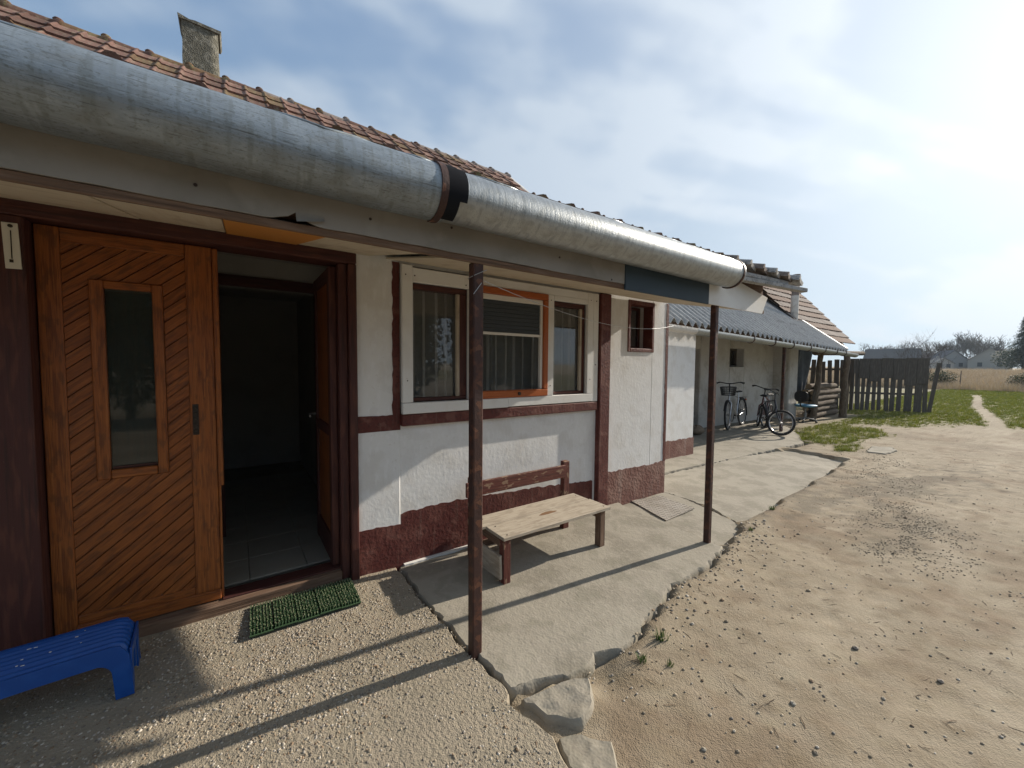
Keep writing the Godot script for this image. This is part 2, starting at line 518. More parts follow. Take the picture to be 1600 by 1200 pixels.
func make_sky() -> void:
	var W := 1024
	var H := 512
	var im := Image.create(W, H, false, Image.FORMAT_RGBF)
	var big := nz(41, .55, 5)
	var wisp := nz(42, 1.0, 5)
	var sun := SUN_TO.normalized()
	var zen := Color(.048, .125, .285)
	var hor := Color(.31, .43, .52)
	var cloud := Color(.32, .39, .48)
	for j in H:
		var th := PI * (j + .5) / H
		var dy := cos(th)
		for i in W:
			var ph := TAU * (i + .5) / W
			var d := Vector3(sin(ph) * sin(th), dy, -cos(ph) * sin(th))
			var e := maxf(dy, 0.0)
			var c := hor.lerp(zen, pow(e, .55))
			var q := Vector2(d.x, d.z) / (e + .22)
			var b := big.get_noise_2d(q.x * 1.0 + 3.0, q.y * 1.35) * .5 + .5
			var s := wisp.get_noise_2d(q.x * .5 + q.y * .35, q.y * 2.6 - q.x * 1.3) * .5 + .5
			var m := big.get_noise_2d(q.x * 4.5 + 11.0, q.y * 6.0) * .5 + .5
			var k := smoothstep(.4, .6, b * .58 + s * .22 + m * .2)
			k = clampf(k * (.72 + .56 * m) + .45 * smoothstep(.52, .7, s), 0, 1)
			c = c.lerp(cloud, k * .88)
			var a := acos(clampf(d.dot(sun), -1, 1))
			var g := exp(-a / .38)
			c = c + Color(.95, .92, .86) * g * 1.0
			c = c.lerp(Color(.74, .79, .8), exp(-a / .6) * .42)
			if dy < 0.0:
				c = Color(.3, .27, .22).lerp(c, clampf(1.0 + dy * 12.0, 0, 1))
			im.set_pixel(i, j, c)
	var env := Environment.new()
	env.background_mode = Environment.BG_SKY
	var sky := Sky.new()
	var pm := PanoramaSkyMaterial.new()
	pm.panorama = ImageTexture.create_from_image(im)
	sky.sky_material = pm
	env.sky = sky
	env.background_energy_multiplier = 1.0
	env.tonemap_mode = Environment.TONE_MAPPER_LINEAR
	env.tonemap_exposure = 1.4
	env.fog_enabled = true
	env.fog_density = .0004
	env.fog_light_color = Color(.80, .86, .90)
	env.sdfgi_enabled = true
	env.ssao_enabled = true
	env.ssil_enabled = true
	var we := WorldEnvironment.new()
	we.name = "environment"
	we.environment = env
	add_child(we)

func make_sun() -> void:
	var l := DirectionalLight3D.new()
	l.name = "sun"
	l.light_energy = 1.6
	l.light_color = Color(1.0, .955, .89)
	l.light_angular_distance = .53
	l.shadow_enabled = true
	add_child(l)
	l.look_at_from_position(SUN_TO * 50.0, Vector3.ZERO, Vector3.UP)

# ---------------------------------------------------------------- ground
var hn := nz(61, .9, 4)
var hn2 := nz(62, .16, 3)
var gn := nz(63, .35, 4)

func inside(x: float, z: float, poly: PackedVector2Array) -> bool:
	return Geometry2D.is_point_in_polygon(Vector2(x, z), poly)

var SLAB_A := PackedVector2Array([Vector2(-6, -2.92), Vector2(.97, -2.92), Vector2(.96, -2.4), Vector2(.98, -2.05), Vector2(1.0, -1.76), Vector2(1.03, -1.5), Vector2(1.0, -1.38), Vector2(1.06, -1.2), Vector2(1.0, -1.0), Vector2(.93, -.6), Vector2(.8, 0), Vector2(.7, 1.5), Vector2(-6, 1.5)])
var SLAB_B := PackedVector2Array([Vector2(.985, -2.92), Vector2(3.5, -2.92), Vector2(3.42, -2.3), Vector2(3.4, -1.66), Vector2(3.0, -1.58), Vector2(2.5, -1.56), Vector2(2.05, -1.45), Vector2(1.75, -1.36), Vector2(1.58, -1.42), Vector2(1.42, -1.38), Vector2(1.28, -1.42), Vector2(1.045, -1.5), Vector2(1.015, -1.76), Vector2(.995, -2.05), Vector2(.975, -2.4)])
var SLAB_C := PackedVector2Array([Vector2(3.515, -2.92), Vector2(4.42, -2.92), Vector2(4.3, -2.3), Vector2(4.12, -1.86), Vector2(3.9, -1.78), Vector2(3.42, -1.68), Vector2(3.44, -2.3)])
var SLAB_D := PackedVector2Array([Vector2(4.42, -3.4), Vector2(6.1, -3.3), Vector2(8.6, -3.15), Vector2(8.35, -2.12), Vector2(7.2, -2.02), Vector2(5.6, -1.92), Vector2(4.14, -1.86), Vector2(4.32, -2.3)])
var SLAB_E := PackedVector2Array([Vector2(4.36, -6.5), Vector2(6.4, -6.5), Vector2(6.3, -3.32), Vector2(4.42, -3.42)])
var SLAB_F := PackedVector2Array([Vector2(6.42, -6.5), Vector2(11.9, -6.5), Vector2(11.6, -4.2), Vector2(10.4, -3.5), Vector2(9.5, -3.12), Vector2(8.62, -3.17), Vector2(6.32, -3.33)])

func slab_y(x: float) -> float:
	return lerpf(-.04, 0.0, smoothstep(4.4, 9.5, x))

func gy(x: float, z: float) -> float:
	var y := lerpf(-.045, -.005, smoothstep(3.5, 10.0, x))
	y += hn.get_noise_2d(x, z) * .01 + hn2.get_noise_2d(x * 2.0, z * 2.0) * .014
	y += hn.get_noise_2d(x * 5.0, z * 5.0) * .006
	if x > 38.0:
		y += (minf(x, 140.0) - 38.0) * .0092
	# the sand has washed away from under the broken edge of the slab
	y -= .05 * exp(-Vector2(x - 1.5, z + 1.33).length_squared() / .012)
	# sand heaped along the slab front
	var ez: float = z + 1.44 + (x - 1.3) * .11
	y += .03 * exp(-ez * ez / .03) * smoothstep(1.6, 2.0, x) * smoothstep(9.0, 8.0, x)
	# scuffs and footprints
	y -= .014 * smoothstep(.25, .6, gn.get_noise_2d(x * 9.0, z * 9.0)) * smoothstep(-.2, .3, gn.get_noise_2d(x * 1.1 + 70.0, z * 1.1))
	# wheel ruts
	for rz in [-.55, .95]:
		var w: float = z - rz - sin(x * .25) * .25
		y -= .012 * exp(-w * w / .03) * smoothstep(2.0, 4.0, x) * smoothstep(20.0, 14.0, x)
	if x < 12.0 and z < -1.2:
		if inside(x, z, SLAB_A) or inside(x, z, SLAB_B) or inside(x, z, SLAB_C) or inside(x, z, SLAB_D) or inside(x, z, SLAB_E) or inside(x, z, SLAB_F):
			y = minf(y, -.1)
	if x < .7 and z < 1.5:
		y = minf(y, -.1)
	if z < -2.95 and x < 4.4:
		y = minf(y, -.1)
	return y

# how much turf grows at a place, 0 to 1
func turf(x: float, z: float) -> float:
	var q := gn.get_noise_2d(x * 1.4, z * 1.4)
	var k := 0.0
	k = maxf(k, smoothstep(.35, -.1, Vector2((x - 11.6) / 2.1, (z + 3.0) / .55).length() - .85 + q * .7))
	k = maxf(k, smoothstep(.3, -.1, Vector2((x - 9.5) / .55, (z + 2.42) / .16).length() - .9 + q * .6))
	k = maxf(k, smoothstep(.4, -.3, (14.2 - x) * .5 + (z + 2.55) * 1.5 + q * 1.6) * smoothstep(8.0, 12.0, x))
	k = maxf(k, smoothstep(-1.2, 1.6, x - 16.3 + q * 3.0))
	# the trodden path across the grass
	var pz := -1.3 - (x - 17.5) * .115 + sin(x * .45) * .08
	k *= 1.0 - smoothstep(.26, .1, absf(z - pz)) * smoothstep(36.0, 33.0, x)
	# the packed earth beneath the lean-to
	if z < -3.75 and x < 16.5:
		k *= smoothstep(-3.95, -3.7, z)
	return clampf(k, 0, 1)

func straw(x: float, z: float) -> float:
	return smoothstep(38.0, 43.0, x + gn.get_noise_2d(x * .3, z * .3) * 5.0)

func axis(lo: float, a: float, b: float, hi: float, step: float) -> PackedFloat32Array:
	var out := PackedFloat32Array()
	var x := a
	var s := step
	while x > lo:
		s *= 1.28
		x -= s
		out.append(x)
	out.reverse()
	x = a
	while x < b:
		out.append(x)
		x += step
	s = step
	while x < hi:
		out.append(x)
		s *= 1.09
		x += s
	out.append(hi)
	return out

func make_ground() -> void:
	var xs := axis(-900, -.6, 11, 1800, .06)
	var zs := axis(-1200, -2.5, 1.5, 1200, .06)
	var b := mb(false)
	var rows := []
	var uvs := []
	var sand := Color(.3, .25, .178)
	var sand2 := Color(.225, .18, .125)
	var damp := Color(.13, .108, .078)
	var turfc := Color(.2, .185, .085)
	var strawc := Color(.42, .35, .25)
	for x in xs:
		var row := []
		var uv := []
		for z in zs:
			row.append(Vector3(x, gy(x, z), z))
			uv.append(Vector2(x, z))
			var c := sand.lerp(sand2, smoothstep(-.1, .5, gn.get_noise_2d(x * .8 + 30.0, z * .8)))
			c = c.lerp(Color(.215, .16, .105), .75 * smoothstep(.05, .5, gn.get_noise_2d(x * 2.2 + 9.0, z * 3.0) + .5 * gn.get_noise_2d(x * 9.0, z * 9.0)))
			c = c.lerp(Color(.36, .305, .225), .7 * smoothstep(.1, .5, gn.get_noise_2d(x * 1.3 - 40.0, z * 4.0) + .4 * gn.get_noise_2d(x * 14.0, z * 14.0)))
			c = c.lerp(Color(.19, .148, .1), .7 * smoothstep(.3, .55, gn.get_noise_2d(x * 11.0 + 5.0, z * 17.0)))
			# the dark damp streak where the ground has been churned
			var u := Vector2(x - 6.9, z + 1.35).rotated(-.27)
			var q := gn.get_noise_2d(x * 3.0, z * 6.0) + 1.0 * gn.get_noise_2d(x * 8.0, z * 16.0) + .8 * gn.get_noise_2d(x * 22.0, z * 30.0)
			var wet := smoothstep(.12, -.16, Vector2(u.x / 2.3, u.y / .42).length() - .75 + q * 1.1)
			u = Vector2(x - 5.3, z + .85)
			wet = maxf(wet, .8 * smoothstep(.1, -.14, Vector2(u.x / .8, u.y / .25).length() - .6 + q * 1.2))
			c = c.lerp(damp, wet * .62)
			c = c.lerp(turfc, turf(x, z) * .85)
			c = c.lerp(strawc, straw(x, z))
			b.col.append(c)
		rows.append(row)
		uvs.append(uv)
	b.grid(rows, uvs, true)
	structure("ground", b, M.yard_ground)

# a concrete slab cast over a polygon, its edge ragged, its top following a height
func cast(called: String, poly: PackedVector2Array, height: Callable, m: Material, step: float, rough: float) -> void:
	structure(called, cast_shape(poly, height, step, rough), m)

func cast_shape(poly: PackedVector2Array, height: Callable, step: float, rough: float) -> MB:
	var b := mb(false)
	# edge, resampled and roughened
	var edge := PackedVector2Array()
	for i in poly.size():
		var p := poly[i]
		var q := poly[(i + 1) % poly.size()]
		var k := maxi(1, int(p.distance_to(q) / .035))
		for j in k:
			var e := p.lerp(q, float(j) / k)
			var o := Vector2(hn.get_noise_2d(e.x * 9.0, e.y * 9.0) + .6 * hn.get_noise_2d(e.x * 31.0, e.y * 31.0), hn.get_noise_2d(e.y * 9.0 + 50.0, e.x * 9.0) + .6 * hn.get_noise_2d(e.y * 31.0, e.x * 31.0 + 20.0)) * rough
			edge.append(e + o)
	var inner := Geometry2D.offset_polygon(edge, -.012)
	var ring: PackedVector2Array = inner[0] if inner.size() == 1 else edge
	# top: lattice points inside, joined to the ring by a Delaunay net
	var pts := PackedVector2Array(ring)
	var r := Rect2(ring[0], Vector2.ZERO)
	for p in ring: r = r.expand(p)
	var x := r.position.x
	while x < r.end.x:
		var z := r.position.y
		while z < r.end.y:
			var p := Vector2(x + rng.randf_range(-.2, .2) * step, z + rng.randf_range(-.2, .2) * step)
			if Geometry2D.is_point_in_polygon(p, ring): pts.append(p)
			z += step
		x += step
	var tri := Geometry2D.triangulate_delaunay(pts)
	var b0 := b.v.size()
	for p in pts:
		b.v.append(Vector3(p.x, height.call(p.x, p.y), p.y))
		b.n.append(Vector3.UP)
		b.t.append(p)
	for k in range(0, tri.size(), 3):
		var a := pts[tri[k]]
		var c := pts[tri[k + 1]]
		var d := pts[tri[k + 2]]
		if not Geometry2D.is_point_in_polygon((a + c + d) / 3.0, ring): continue
		if (c - a).cross(d - a) > 0.0:
			b.ix.append_array(PackedInt32Array([b0 + tri[k], b0 + tri[k + 1], b0 + tri[k + 2]]))
		else:
			b.ix.append_array(PackedInt32Array([b0 + tri[k], b0 + tri[k + 2], b0 + tri[k + 1]]))
	var nrm := PackedVector3Array(); nrm.resize(b.v.size())
	for k in range(0, b.ix.size(), 3):
		var nn := (b.v[b.ix[k + 2]] - b.v[b.ix[k]]).cross(b.v[b.ix[k + 1]] - b.v[b.ix[k]])
		for q in 3: nrm[b.ix[k + q]] += nn
	for i in nrm.size():
		b.n[i] = nrm[i].normalized() if nrm[i].length() > 0 else Vector3.UP
	# crumbling side, in smooth rings
	var rows := [[], [], [], []]
	var uvs := [[], [], [], []]
	var N := ring.size()
	var run := 0.0
	for i in N + 1:
		var p := ring[i % N]
		var prev := ring[(i - 1 + N) % N]
		var next := ring[(i + 1) % N]
		var nn2 := (next - prev).orthogonal().normalized()
		if Geometry2D.is_point_in_polygon(p + nn2 * .006, ring): nn2 = -nn2
		var A := Vector3(p.x, height.call(p.x, p.y), p.y)
		var out := Vector3(nn2.x, 0, nn2.y)
		run += p.distance_to(prev)
		var j1 := 1.0 + hn.get_noise_2d(p.x * 25.0, p.y * 25.0)
		var j2 := hn.get_noise_2d(p.x * 17.0 + 40.0, p.y * 17.0)
		var ps := [A, A + out * .007 * j1 - Vector3(0, .005 + .004 * j1, 0), A + out * (.014 + .012 * j2) - Vector3(0, .035, 0), A + out * (.02 + .02 * j2) - Vector3(0, .17, 0)]
		for k in 4:
			rows[k].append(ps[k]); uvs[k].append(Vector2(run, k * .04))
	var flip := false
	var test: Vector3 = (rows[2][0] - rows[1][0]).cross(rows[1][1] - rows[1][0])
	var o0 := (ring[1] - ring[N - 1]).orthogonal()
	if Geometry2D.is_point_in_polygon(ring[0] + o0.normalized() * .006, ring): o0 = -o0
	flip = test.dot(Vector3(o0.x, 0, o0.y)) < 0.0
	b.grid(rows, uvs, flip, true)
	return b

func slab_a_y(x: float, z: float) -> float:
	return .03 * smoothstep(-2.3, -2.9, z) * smoothstep(1.0, .2, x) + hn.get_noise_2d(x * 2.0, z * 2.0) * .008 + hn.get_noise_2d(x * 11.0, z * 11.0) * .004 - .012 * exp(-Vector2(x - .75, z + 2.38).length_squared() / .02)

func make_slabs() -> void:
	cast("pebble_pavement", SLAB_A, slab_a_y, M.pebble_concrete, .07, .02)
	cast("concrete_pavement", SLAB_B, func(x, z): return hn.get_noise_2d(x * 1.2, z * 1.2) * .006 - .03 * smoothstep(-1.62, -1.38, z), M.concrete, .12, .025)
	cast("concrete_step", SLAB_C, func(x, z): return -.045 + hn.get_noise_2d(x * 2.0, z * 2.0) * .01 - .03 * smoothstep(-1.95, -1.75, z), M.concrete, .12, .03)
	cast("yard_pavement", SLAB_D, func(x, z): return slab_y(x) + hn.get_noise_2d(x, z) * .008 - .02 * smoothstep(-2.25, -2.0, z) - .045 * smoothstep(7.2, 8.4, x + gn.get_noise_2d(x, z) * .8), M.concrete, .2, .03)
	cast("corner_pavement", SLAB_E, func(x, z): return slab_y(x) + .012 + hn.get_noise_2d(x, z) * .008, M.concrete, .25, .015)
	cast("outbuilding_pavement", SLAB_F, func(x, z): return slab_y(x) + hn.get_noise_2d(x, z + 9.0) * .008 - .02 * smoothstep(-3.6, -3.2, z), M.concrete, .25, .03)
	# the lump that has broken off the corner
	var ch := PackedVector2Array([Vector2(1.06, -1.44), Vector2(1.2, -1.4), Vector2(1.36, -1.37), Vector2(1.4, -1.31), Vector2(1.33, -1.2), Vector2(1.2, -1.17), Vector2(1.1, -1.27)])
	var b := cast_shape(ch, func(x, z): return -.012 + (x - 1.22) * .04 + (z + 1.3) * .05 + hn.get_noise_2d(x * 9.0, z * 9.0) * .012 + hn.get_noise_2d(x * 34.0, z * 34.0) * .007, .022, .014)
	var o := top("concrete_chunk", b.mesh(M.concrete))
	tag(o, "broken grey concrete lump at the cracked corner of the pavement", "rubble")
	ch = PackedVector2Array([Vector2(1.08, -1.2), Vector2(1.18, -1.15), Vector2(1.27, -1.05), Vector2(1.2, -.95), Vector2(1.05, -.93), Vector2(1.02, -1.06)])
	b = cast_shape(ch, func(x, z): return -.03 - (x - 1.14) * .05 + (z + 1.06) * .03 + hn.get_noise_2d(x * 9.0, z * 9.0) * .012 + hn.get_noise_2d(x * 34.0, z * 34.0) * .007, .022, .014)
	o = top("concrete_chunk", b.mesh(M.concrete))
	tag(o, "low tilted concrete fragment half buried in sand past the broken corner", "rubble")

func stone_mesh() -> ArrayMesh:
	var b := mb(false)
	var rows := []
	var uvs := []
	for i in 5:
		var a := PI * i / 4.0
		var row := []
		var uv := []
		for j in 7:
			var p := TAU * j / 6.0
			var q := Vector3(sin(a) * cos(p), cos(a) * .7, sin(a) * sin(p) * .8)
			row.append(q * (1.0 + .12 * sin(p * 2.0 + a * 3.0)))
			uv.append(Vector2(p, a))
		rows.append(row); uvs.append(uv)
	b.grid(rows, uvs, true, true)
	return b.mesh(M.stone)

func scatter(called: String, am: Mesh, tf: Array, cols: Array, label: String, category: String) -> void:
	var mm := MultiMesh.new()
	mm.transform_format = MultiMesh.TRANSFORM_3D
	mm.use_colors = cols.size() > 0
	mm.mesh = am
	mm.instance_count = tf.size()
	for i in tf.size():
		mm.set_instance_transform(i, tf[i])
		if cols.size() > 0: mm.set_instance_color(i, cols[i])
	var o := MultiMeshInstance3D.new()
	o.name = called
	o.multimesh = mm
	o.set_meta("kind", "stuff")
	tag(o, label, category)
	add_child(o)

func spin(s: Vector3) -> Basis:
	return Basis(Vector3.UP, rng.randf() * TAU).rotated(Vector3.RIGHT, rng.randf_range(-.3, .3)).scaled(s)

func make_stones() -> void:
	var am := stone_mesh()
	var tf := []
	var cs := []
	var tones := [Color(.45, .4, .32), Color(.35, .29, .21), Color(.52, .47, .4), Color(.28, .2, .13), Color(.4, .33, .24), Color(.22, .19, .16)]
	for i in 42000:
		var x := rng.randf_range(-1.3, 1.0)
		var z := rng.randf_range(-2.86, -.35)
		if not inside(x, z, SLAB_A): continue
		var dens := gn.get_noise_2d(x * 2.5, z * 2.5) * .9 + .62
		if rng.randf() > dens: continue
		var s := rng.randf_range(.003, .0075) * (1.0 if rng.randf() > .06 else 1.5)
		tf.append(Transform3D(spin(Vector3(s, s * .8, s)), Vector3(x, slab_a_y(x, z) - s * .1, z)))
		cs.append(tones[rng.randi() % 6] * rng.randf_range(.6, 1.05))
	scatter("pebbles", am, tf, cs, "rounded pebbles showing in the worn concrete by the door", "pebbles")
	tf = []
	cs = []
	for i in 2600:
		var x := 1.1 + pow(rng.randf(), 1.6) * 13.0
		var z := rng.randf_range(-2.2, 1.6) * (0.4 + x * .1)
		if x < 12.0 and z < -1.2 and (inside(x, z, SLAB_B) or inside(x, z, SLAB_C) or inside(x, z, SLAB_D) or inside(x, z, SLAB_F)): continue
		if x < 1.45 and z < -.9: continue
		var s := rng.randf_range(.003, .009) * (1.0 if rng.randf() > .04 else 2.0)
		tf.append(Transform3D(spin(Vector3(s * 1.2, s * .7, s)), Vector3(x, gy(x, z) + s * .2, z)))
		cs.append(tones[rng.randi() % 6] * rng.randf_range(.5, 1.0))
	for i in 500:
		var x := rng.randf_range(1.1, 4.3)
		var z := -1.42 - (x - 1.2) * .1 + rng.randfn(0, .13)
		if inside(x, z, SLAB_B) or inside(x, z, SLAB_C): continue
		if x < 1.45 and z < -.9: continue
		var s := rng.randf_range(.004, .013)
		tf.append(Transform3D(spin(Vector3(s * 1.2, s * .7, s)), Vector3(x, gy(x, z) + s * .2, z)))
		cs.append(tones[rng.randi() % 6] * rng.randf_range(.5, 1.0))
	# clods torn up where the damp streaks are
	for i in 4200:
		var x := rng.randf_range(4.3, 9.6)
		var z := -1.35 + (x - 6.9) * -.27 + rng.randfn(0, .22)
		if i % 4 == 0:
			x = 5.3 + rng.randfn(0, .4)
			z = -.85 + rng.randfn(0, .16)
		if z < -1.8 and (inside(x, z, SLAB_D) or inside(x, z, SLAB_C)): continue
		if gn.get_noise_2d(x * 3.0, z * 6.0) + .3 * rng.randf() > .2: continue
		var s := rng.randf_range(.003, .0095)
		tf.append(Transform3D(spin(Vector3(s * 1.3, s * .6, s)), Vector3(x, gy(x, z) + s * .1, z)))
		cs.append(Color(.185, .152, .107) * rng.randf_range(.75, 1.3))
	scatter("gravel", am, tf, cs, "scattered grit and small stones on the sandy yard", "gravel")

func make_litter() -> void:
	var b := mb(false)
	b.tube([Vector3(-1, 0, 0), Vector3(-.2, .06, .05), Vector3(.4, .03, -.04), Vector3(1, .05, .06)], [.05, .07, .06, .03], 4)
	var tf := []
	var cs := []
	var am := b.mesh(M.stone)
	for i in 520:
		var x := 1.3 + pow(rng.randf(), 1.4) * 9.0
		var z := rng.randf_range(-2.0, 1.3) * (.5 + x * .09)
		if z < -1.2 and (inside(x, z, SLAB_B) or inside(x, z, SLAB_C) or inside(x, z, SLAB_D)): continue
		if x < 1.45 and z < -.9: continue
		var s := rng.randf_range(.008, .035)
		tf.append(Transform3D(Basis(Vector3.UP, rng.randf() * TAU).scaled(Vector3(s, s * .6, s)), Vector3(x, gy(x, z) + .002, z)))
		cs.append(Color(.12, .085, .055) * rng.randf_range(.5, 1.8))
	scatter("dry_litter", am, tf, cs, "bits of dry twig and straw strewn over the sand", "litter")

func tuft_mesh(blades: int, h: float, spread: float, wide: float, m: Material) -> ArrayMesh:
	var b := mb(false)
	for i in blades:
		var a := rng.randf() * TAU
		var o := Vector3(cos(a), 0, sin(a)) * spread * sqrt(rng.randf())
		var dir := Vector3(cos(a + rng.randf_range(-.8, .8)), 0, sin(a + rng.randf_range(-.8, .8)))
		var side := dir.cross(Vector3.UP) * wide
		var hh := h * rng.randf_range(.55, 1.1)
		var lean := rng.randf_range(.1, .7) * hh
		var p1 := o + Vector3(0, hh * .6, 0) + dir * lean * .35
		var p2 := o + Vector3(0, hh, 0) + dir * lean
		var c := Color(1, 1, 1) * rng.randf_range(.7, 1.15)
		b.face([o - side, o + side, p1 + side * .7, p1 - side * .7], [Vector2.ZERO, Vector2.ZERO, Vector2.ZERO, Vector2.ZERO], dir + Vector3.UP)
		b.face([p1 - side * .7, p1 + side * .7, p2], [Vector2.ZERO, Vector2.ZERO, Vector2.ZERO], dir + Vector3.UP)
		for k in 7: b.col.append(c)
	return b.mesh(m)

func make_grass() -> void:
	var am := tuft_mesh(12, .075, .05, .0035, M.grass_blade)
	var tf := []
	var cs := []
	for i in 46000:
		var x := 8.5 + pow(rng.randf(), 1.35) * 32.0
		var z := rng.randf_range(-5.2, 2.5 + x * .12)
		var k := turf(x, z)
		if rng.randf() > k * .95 * smoothstep(-.8, -.1, gn.get_noise_2d(x * 4.0, z * 4.0)): continue
		var s := rng.randf_range(.5, 1.15) * (.65 + .5 * k) * (1.0 + maxf(0.0, x - 15.0) * .02)
		tf.append(Transform3D(Basis(Vector3.UP, rng.randf() * TAU).scaled(Vector3(s, s * .8, s)), Vector3(x, gy(x, z) - .004, z)))
		cs.append(Color(1, 1, 1).lerp(Color(2.0, 1.45, 1.5), rng.randf() * .75) * rng.randf_range(.8, 1.25))
	scatter("grass", am, tf, cs, "short green grass growing beside the fence and across the yard's end", "grass")
	var sm := tuft_mesh(14, .5, .22, .006, M.straw)
	tf = []
	cs = []
	for i in 15000:
		var x := 40.0 + pow(rng.randf(), 1.5) * 75.0
		var z := rng.randf_range(-.42, .03) * x
		if rng.randf() > straw(x, z): continue
		var s := rng.randf_range(.6, 1.3) * (1.0 + (x - 40.0) * .008)
		tf.append(Transform3D(Basis(Vector3.UP, rng.randf() * TAU).scaled(Vector3(s, s, s)), Vector3(x, gy(x, z) - .01, z)))
		cs.append(Color(1, 1, 1) * rng.randf_range(.75, 1.2))
	scatter("dry_grass", sm, tf, cs, "tall pale dry grass covering the field before the village", "dry grass")

# ---------------------------------------------------------------- the farmhouse
const EAVE_Z := -1.75
const RIDGE_Z := -6.4
const RIDGE_Y := 5.18

# a painted skin 4 mm thick on the wall with an uneven brushed edge along its top
func skin(b: MB, x0: float, x1: float, y0: float, tops: Array, z: float, ragged: float) -> void:
	var poly := PackedVector2Array([Vector2(x0, y0), Vector2(x1, y0)])
	var k := maxi(4, int((x1 - x0) / .025))
	for i in range(k, -1, -1):
		var f := float(i) / k
		var g := f * (tops.size() - 1)
		var j := mini(int(g), tops.size() - 2)
		var y: float = lerpf(tops[j], tops[j + 1], g - j)
		var x := lerpf(x0, x1, f)
		poly.append(Vector2(x, y + ragged * hn.get_noise_2d(x * 14.0, y0 * 7.0 + z)))
	b.prism(poly, Vector3(0, 0, z), Basis.IDENTITY, .004)

func make_house() -> Node3D:
	var H := thing("farmhouse", "whitewashed farmhouse with maroon trim, zinc gutter and red tiled roof over the porch", "house")
	var w := mb(false)
	var zb := WZ - .34
	# front wall, built round its openings
	w.slab(Vector3(-4.5, -.2, zb), Vector3(-.96, 2.42, WZ), 0)
	w.slab(Vector3(-.96, 2.3, zb), Vector3(.68, 2.42, WZ), 0)
	w.slab(Vector3(-.96, -.2, zb), Vector3(.68, .0, WZ), 0)
	w.slab(Vector3(.68, -.2, zb), Vector3(1.0, 2.42, WZ), .008)
	w.slab(Vector3(1.0, -.2, zb), Vector3(3.08, 1.1, WZ - .006), 0)
	w.slab(Vector3(1.0, 2.28, zb), Vector3(3.08, 2.42, WZ - .006), 0)
	w.slab(Vector3(3.08, -.2, zb), Vector3(3.62, 2.42, WZ), 0)
	w.slab(Vector3(3.62, -.2, zb), Vector3(4.05, 1.72, WZ), 0)
	w.slab(Vector3(3.62, 2.26, zb), Vector3(4.05, 2.42, WZ), 0)
	w.slab(Vector3(4.05, -.2, zb), Vector3(4.36, 2.42, WZ), .01)
	part("front_wall", w, M.limewash, H)
	w = mb(false)
	w.slab(Vector3(4.06, -.2, -9.6), Vector3(4.355, 2.42, zb), 0)
	w.prism(PackedVector2Array([Vector2(3.2, 2.42), Vector2(9.6, 2.42), Vector2(9.6, 2.6), Vector2(6.4, 5.0), Vector2(3.2, 2.5)]), Vector3(4.355, 0, 0), Basis(Vector3(0, 0, -1), Vector3.UP, Vector3.RIGHT), -.28)
	part("gable_wall", w, M.limewash, H)
	w = mb(false)
	w.slab(Vector3(-4.5, -.2, -9.6), Vector3(-4.2, 2.42, zb), 0)
	w.slab(Vector3(-4.2, -.2, -9.6), Vector3(4.06, 2.42, -9.3), 0)
	part("rear_wall", w, M.limewash, H)
	w = mb(false)
	w.slab(Vector3(-4.2, 2.42, -9.6), Vector3(4.06, 2.52, WZ - .02), 0)
	part("ceiling", w, M.inner_wall, H)
	# rooms
	w = mb(false)
	w.slab(Vector3(.74, .1, -6.5), Vector3(.86, 2.42, zb), 0)
	w.slab(Vector3(-1.1, .1, -4.2), Vector3(-1.0, 2.42, zb), 0)
	w.slab(Vector3(-1.0, .1, -4.1), Vector3(-.12, 2.42, -4.0), 0)
	w.slab(Vector3(-.12, 2.17, -4.1), Vector3(.62, 2.42, -4.0), 0)
	w.slab(Vector3(.62, .1, -4.1), Vector3(.74, 2.42, -4.0), 0)
	part("inner_wall", w, M.inner_wall, H)
	w = mb(false)
	w.slab(Vector3(-1.1, .1, -6.6), Vector3(4.06, 2.42, -6.5), 0)
	w.slab(Vector3(-1.1, .1, -6.5), Vector3(-1.0, 2.42, -4.2), 0)
	part("inner_wall", w, M.inner_wall, H)
	w = mb(false)
	w.slab(Vector3(-1.1, -.1, -6.5), Vector3(4.06, .088, zb + .02), 0)
	var fl := part("floor", w, M.concrete, H)
	for i in 5:
		for j in 8:
			var t := mb(false)
			t.slab(Vector3(-.99 + i * .345, .088, -3.1 - j * .345 - .34), Vector3(-.99 + i * .345 + .34, .1, -3.1 - j * .345), .002)
			part("floor_tile", t, M.floor_tile, fl)
	# inner door lining
	w = mb()
	w.slab(Vector3(-.17, 2.17, -4.0), Vector3(.67, 2.26, -3.97))
	w.slab(Vector3(-.17, .1, -4.0), Vector3(-.1, 2.17, -3.97))
	w.slab(Vector3(.6, .1, -4.0), Vector3(.67, 2.17, -3.97))
	part("inner_door_frame", w, M.maroon_wood, H)

	make_paintwork(H)
	make_door(H)
	make_window(H)
	make_eaves(H)
	make_gutter(H)
	make_roof(H)
	return H

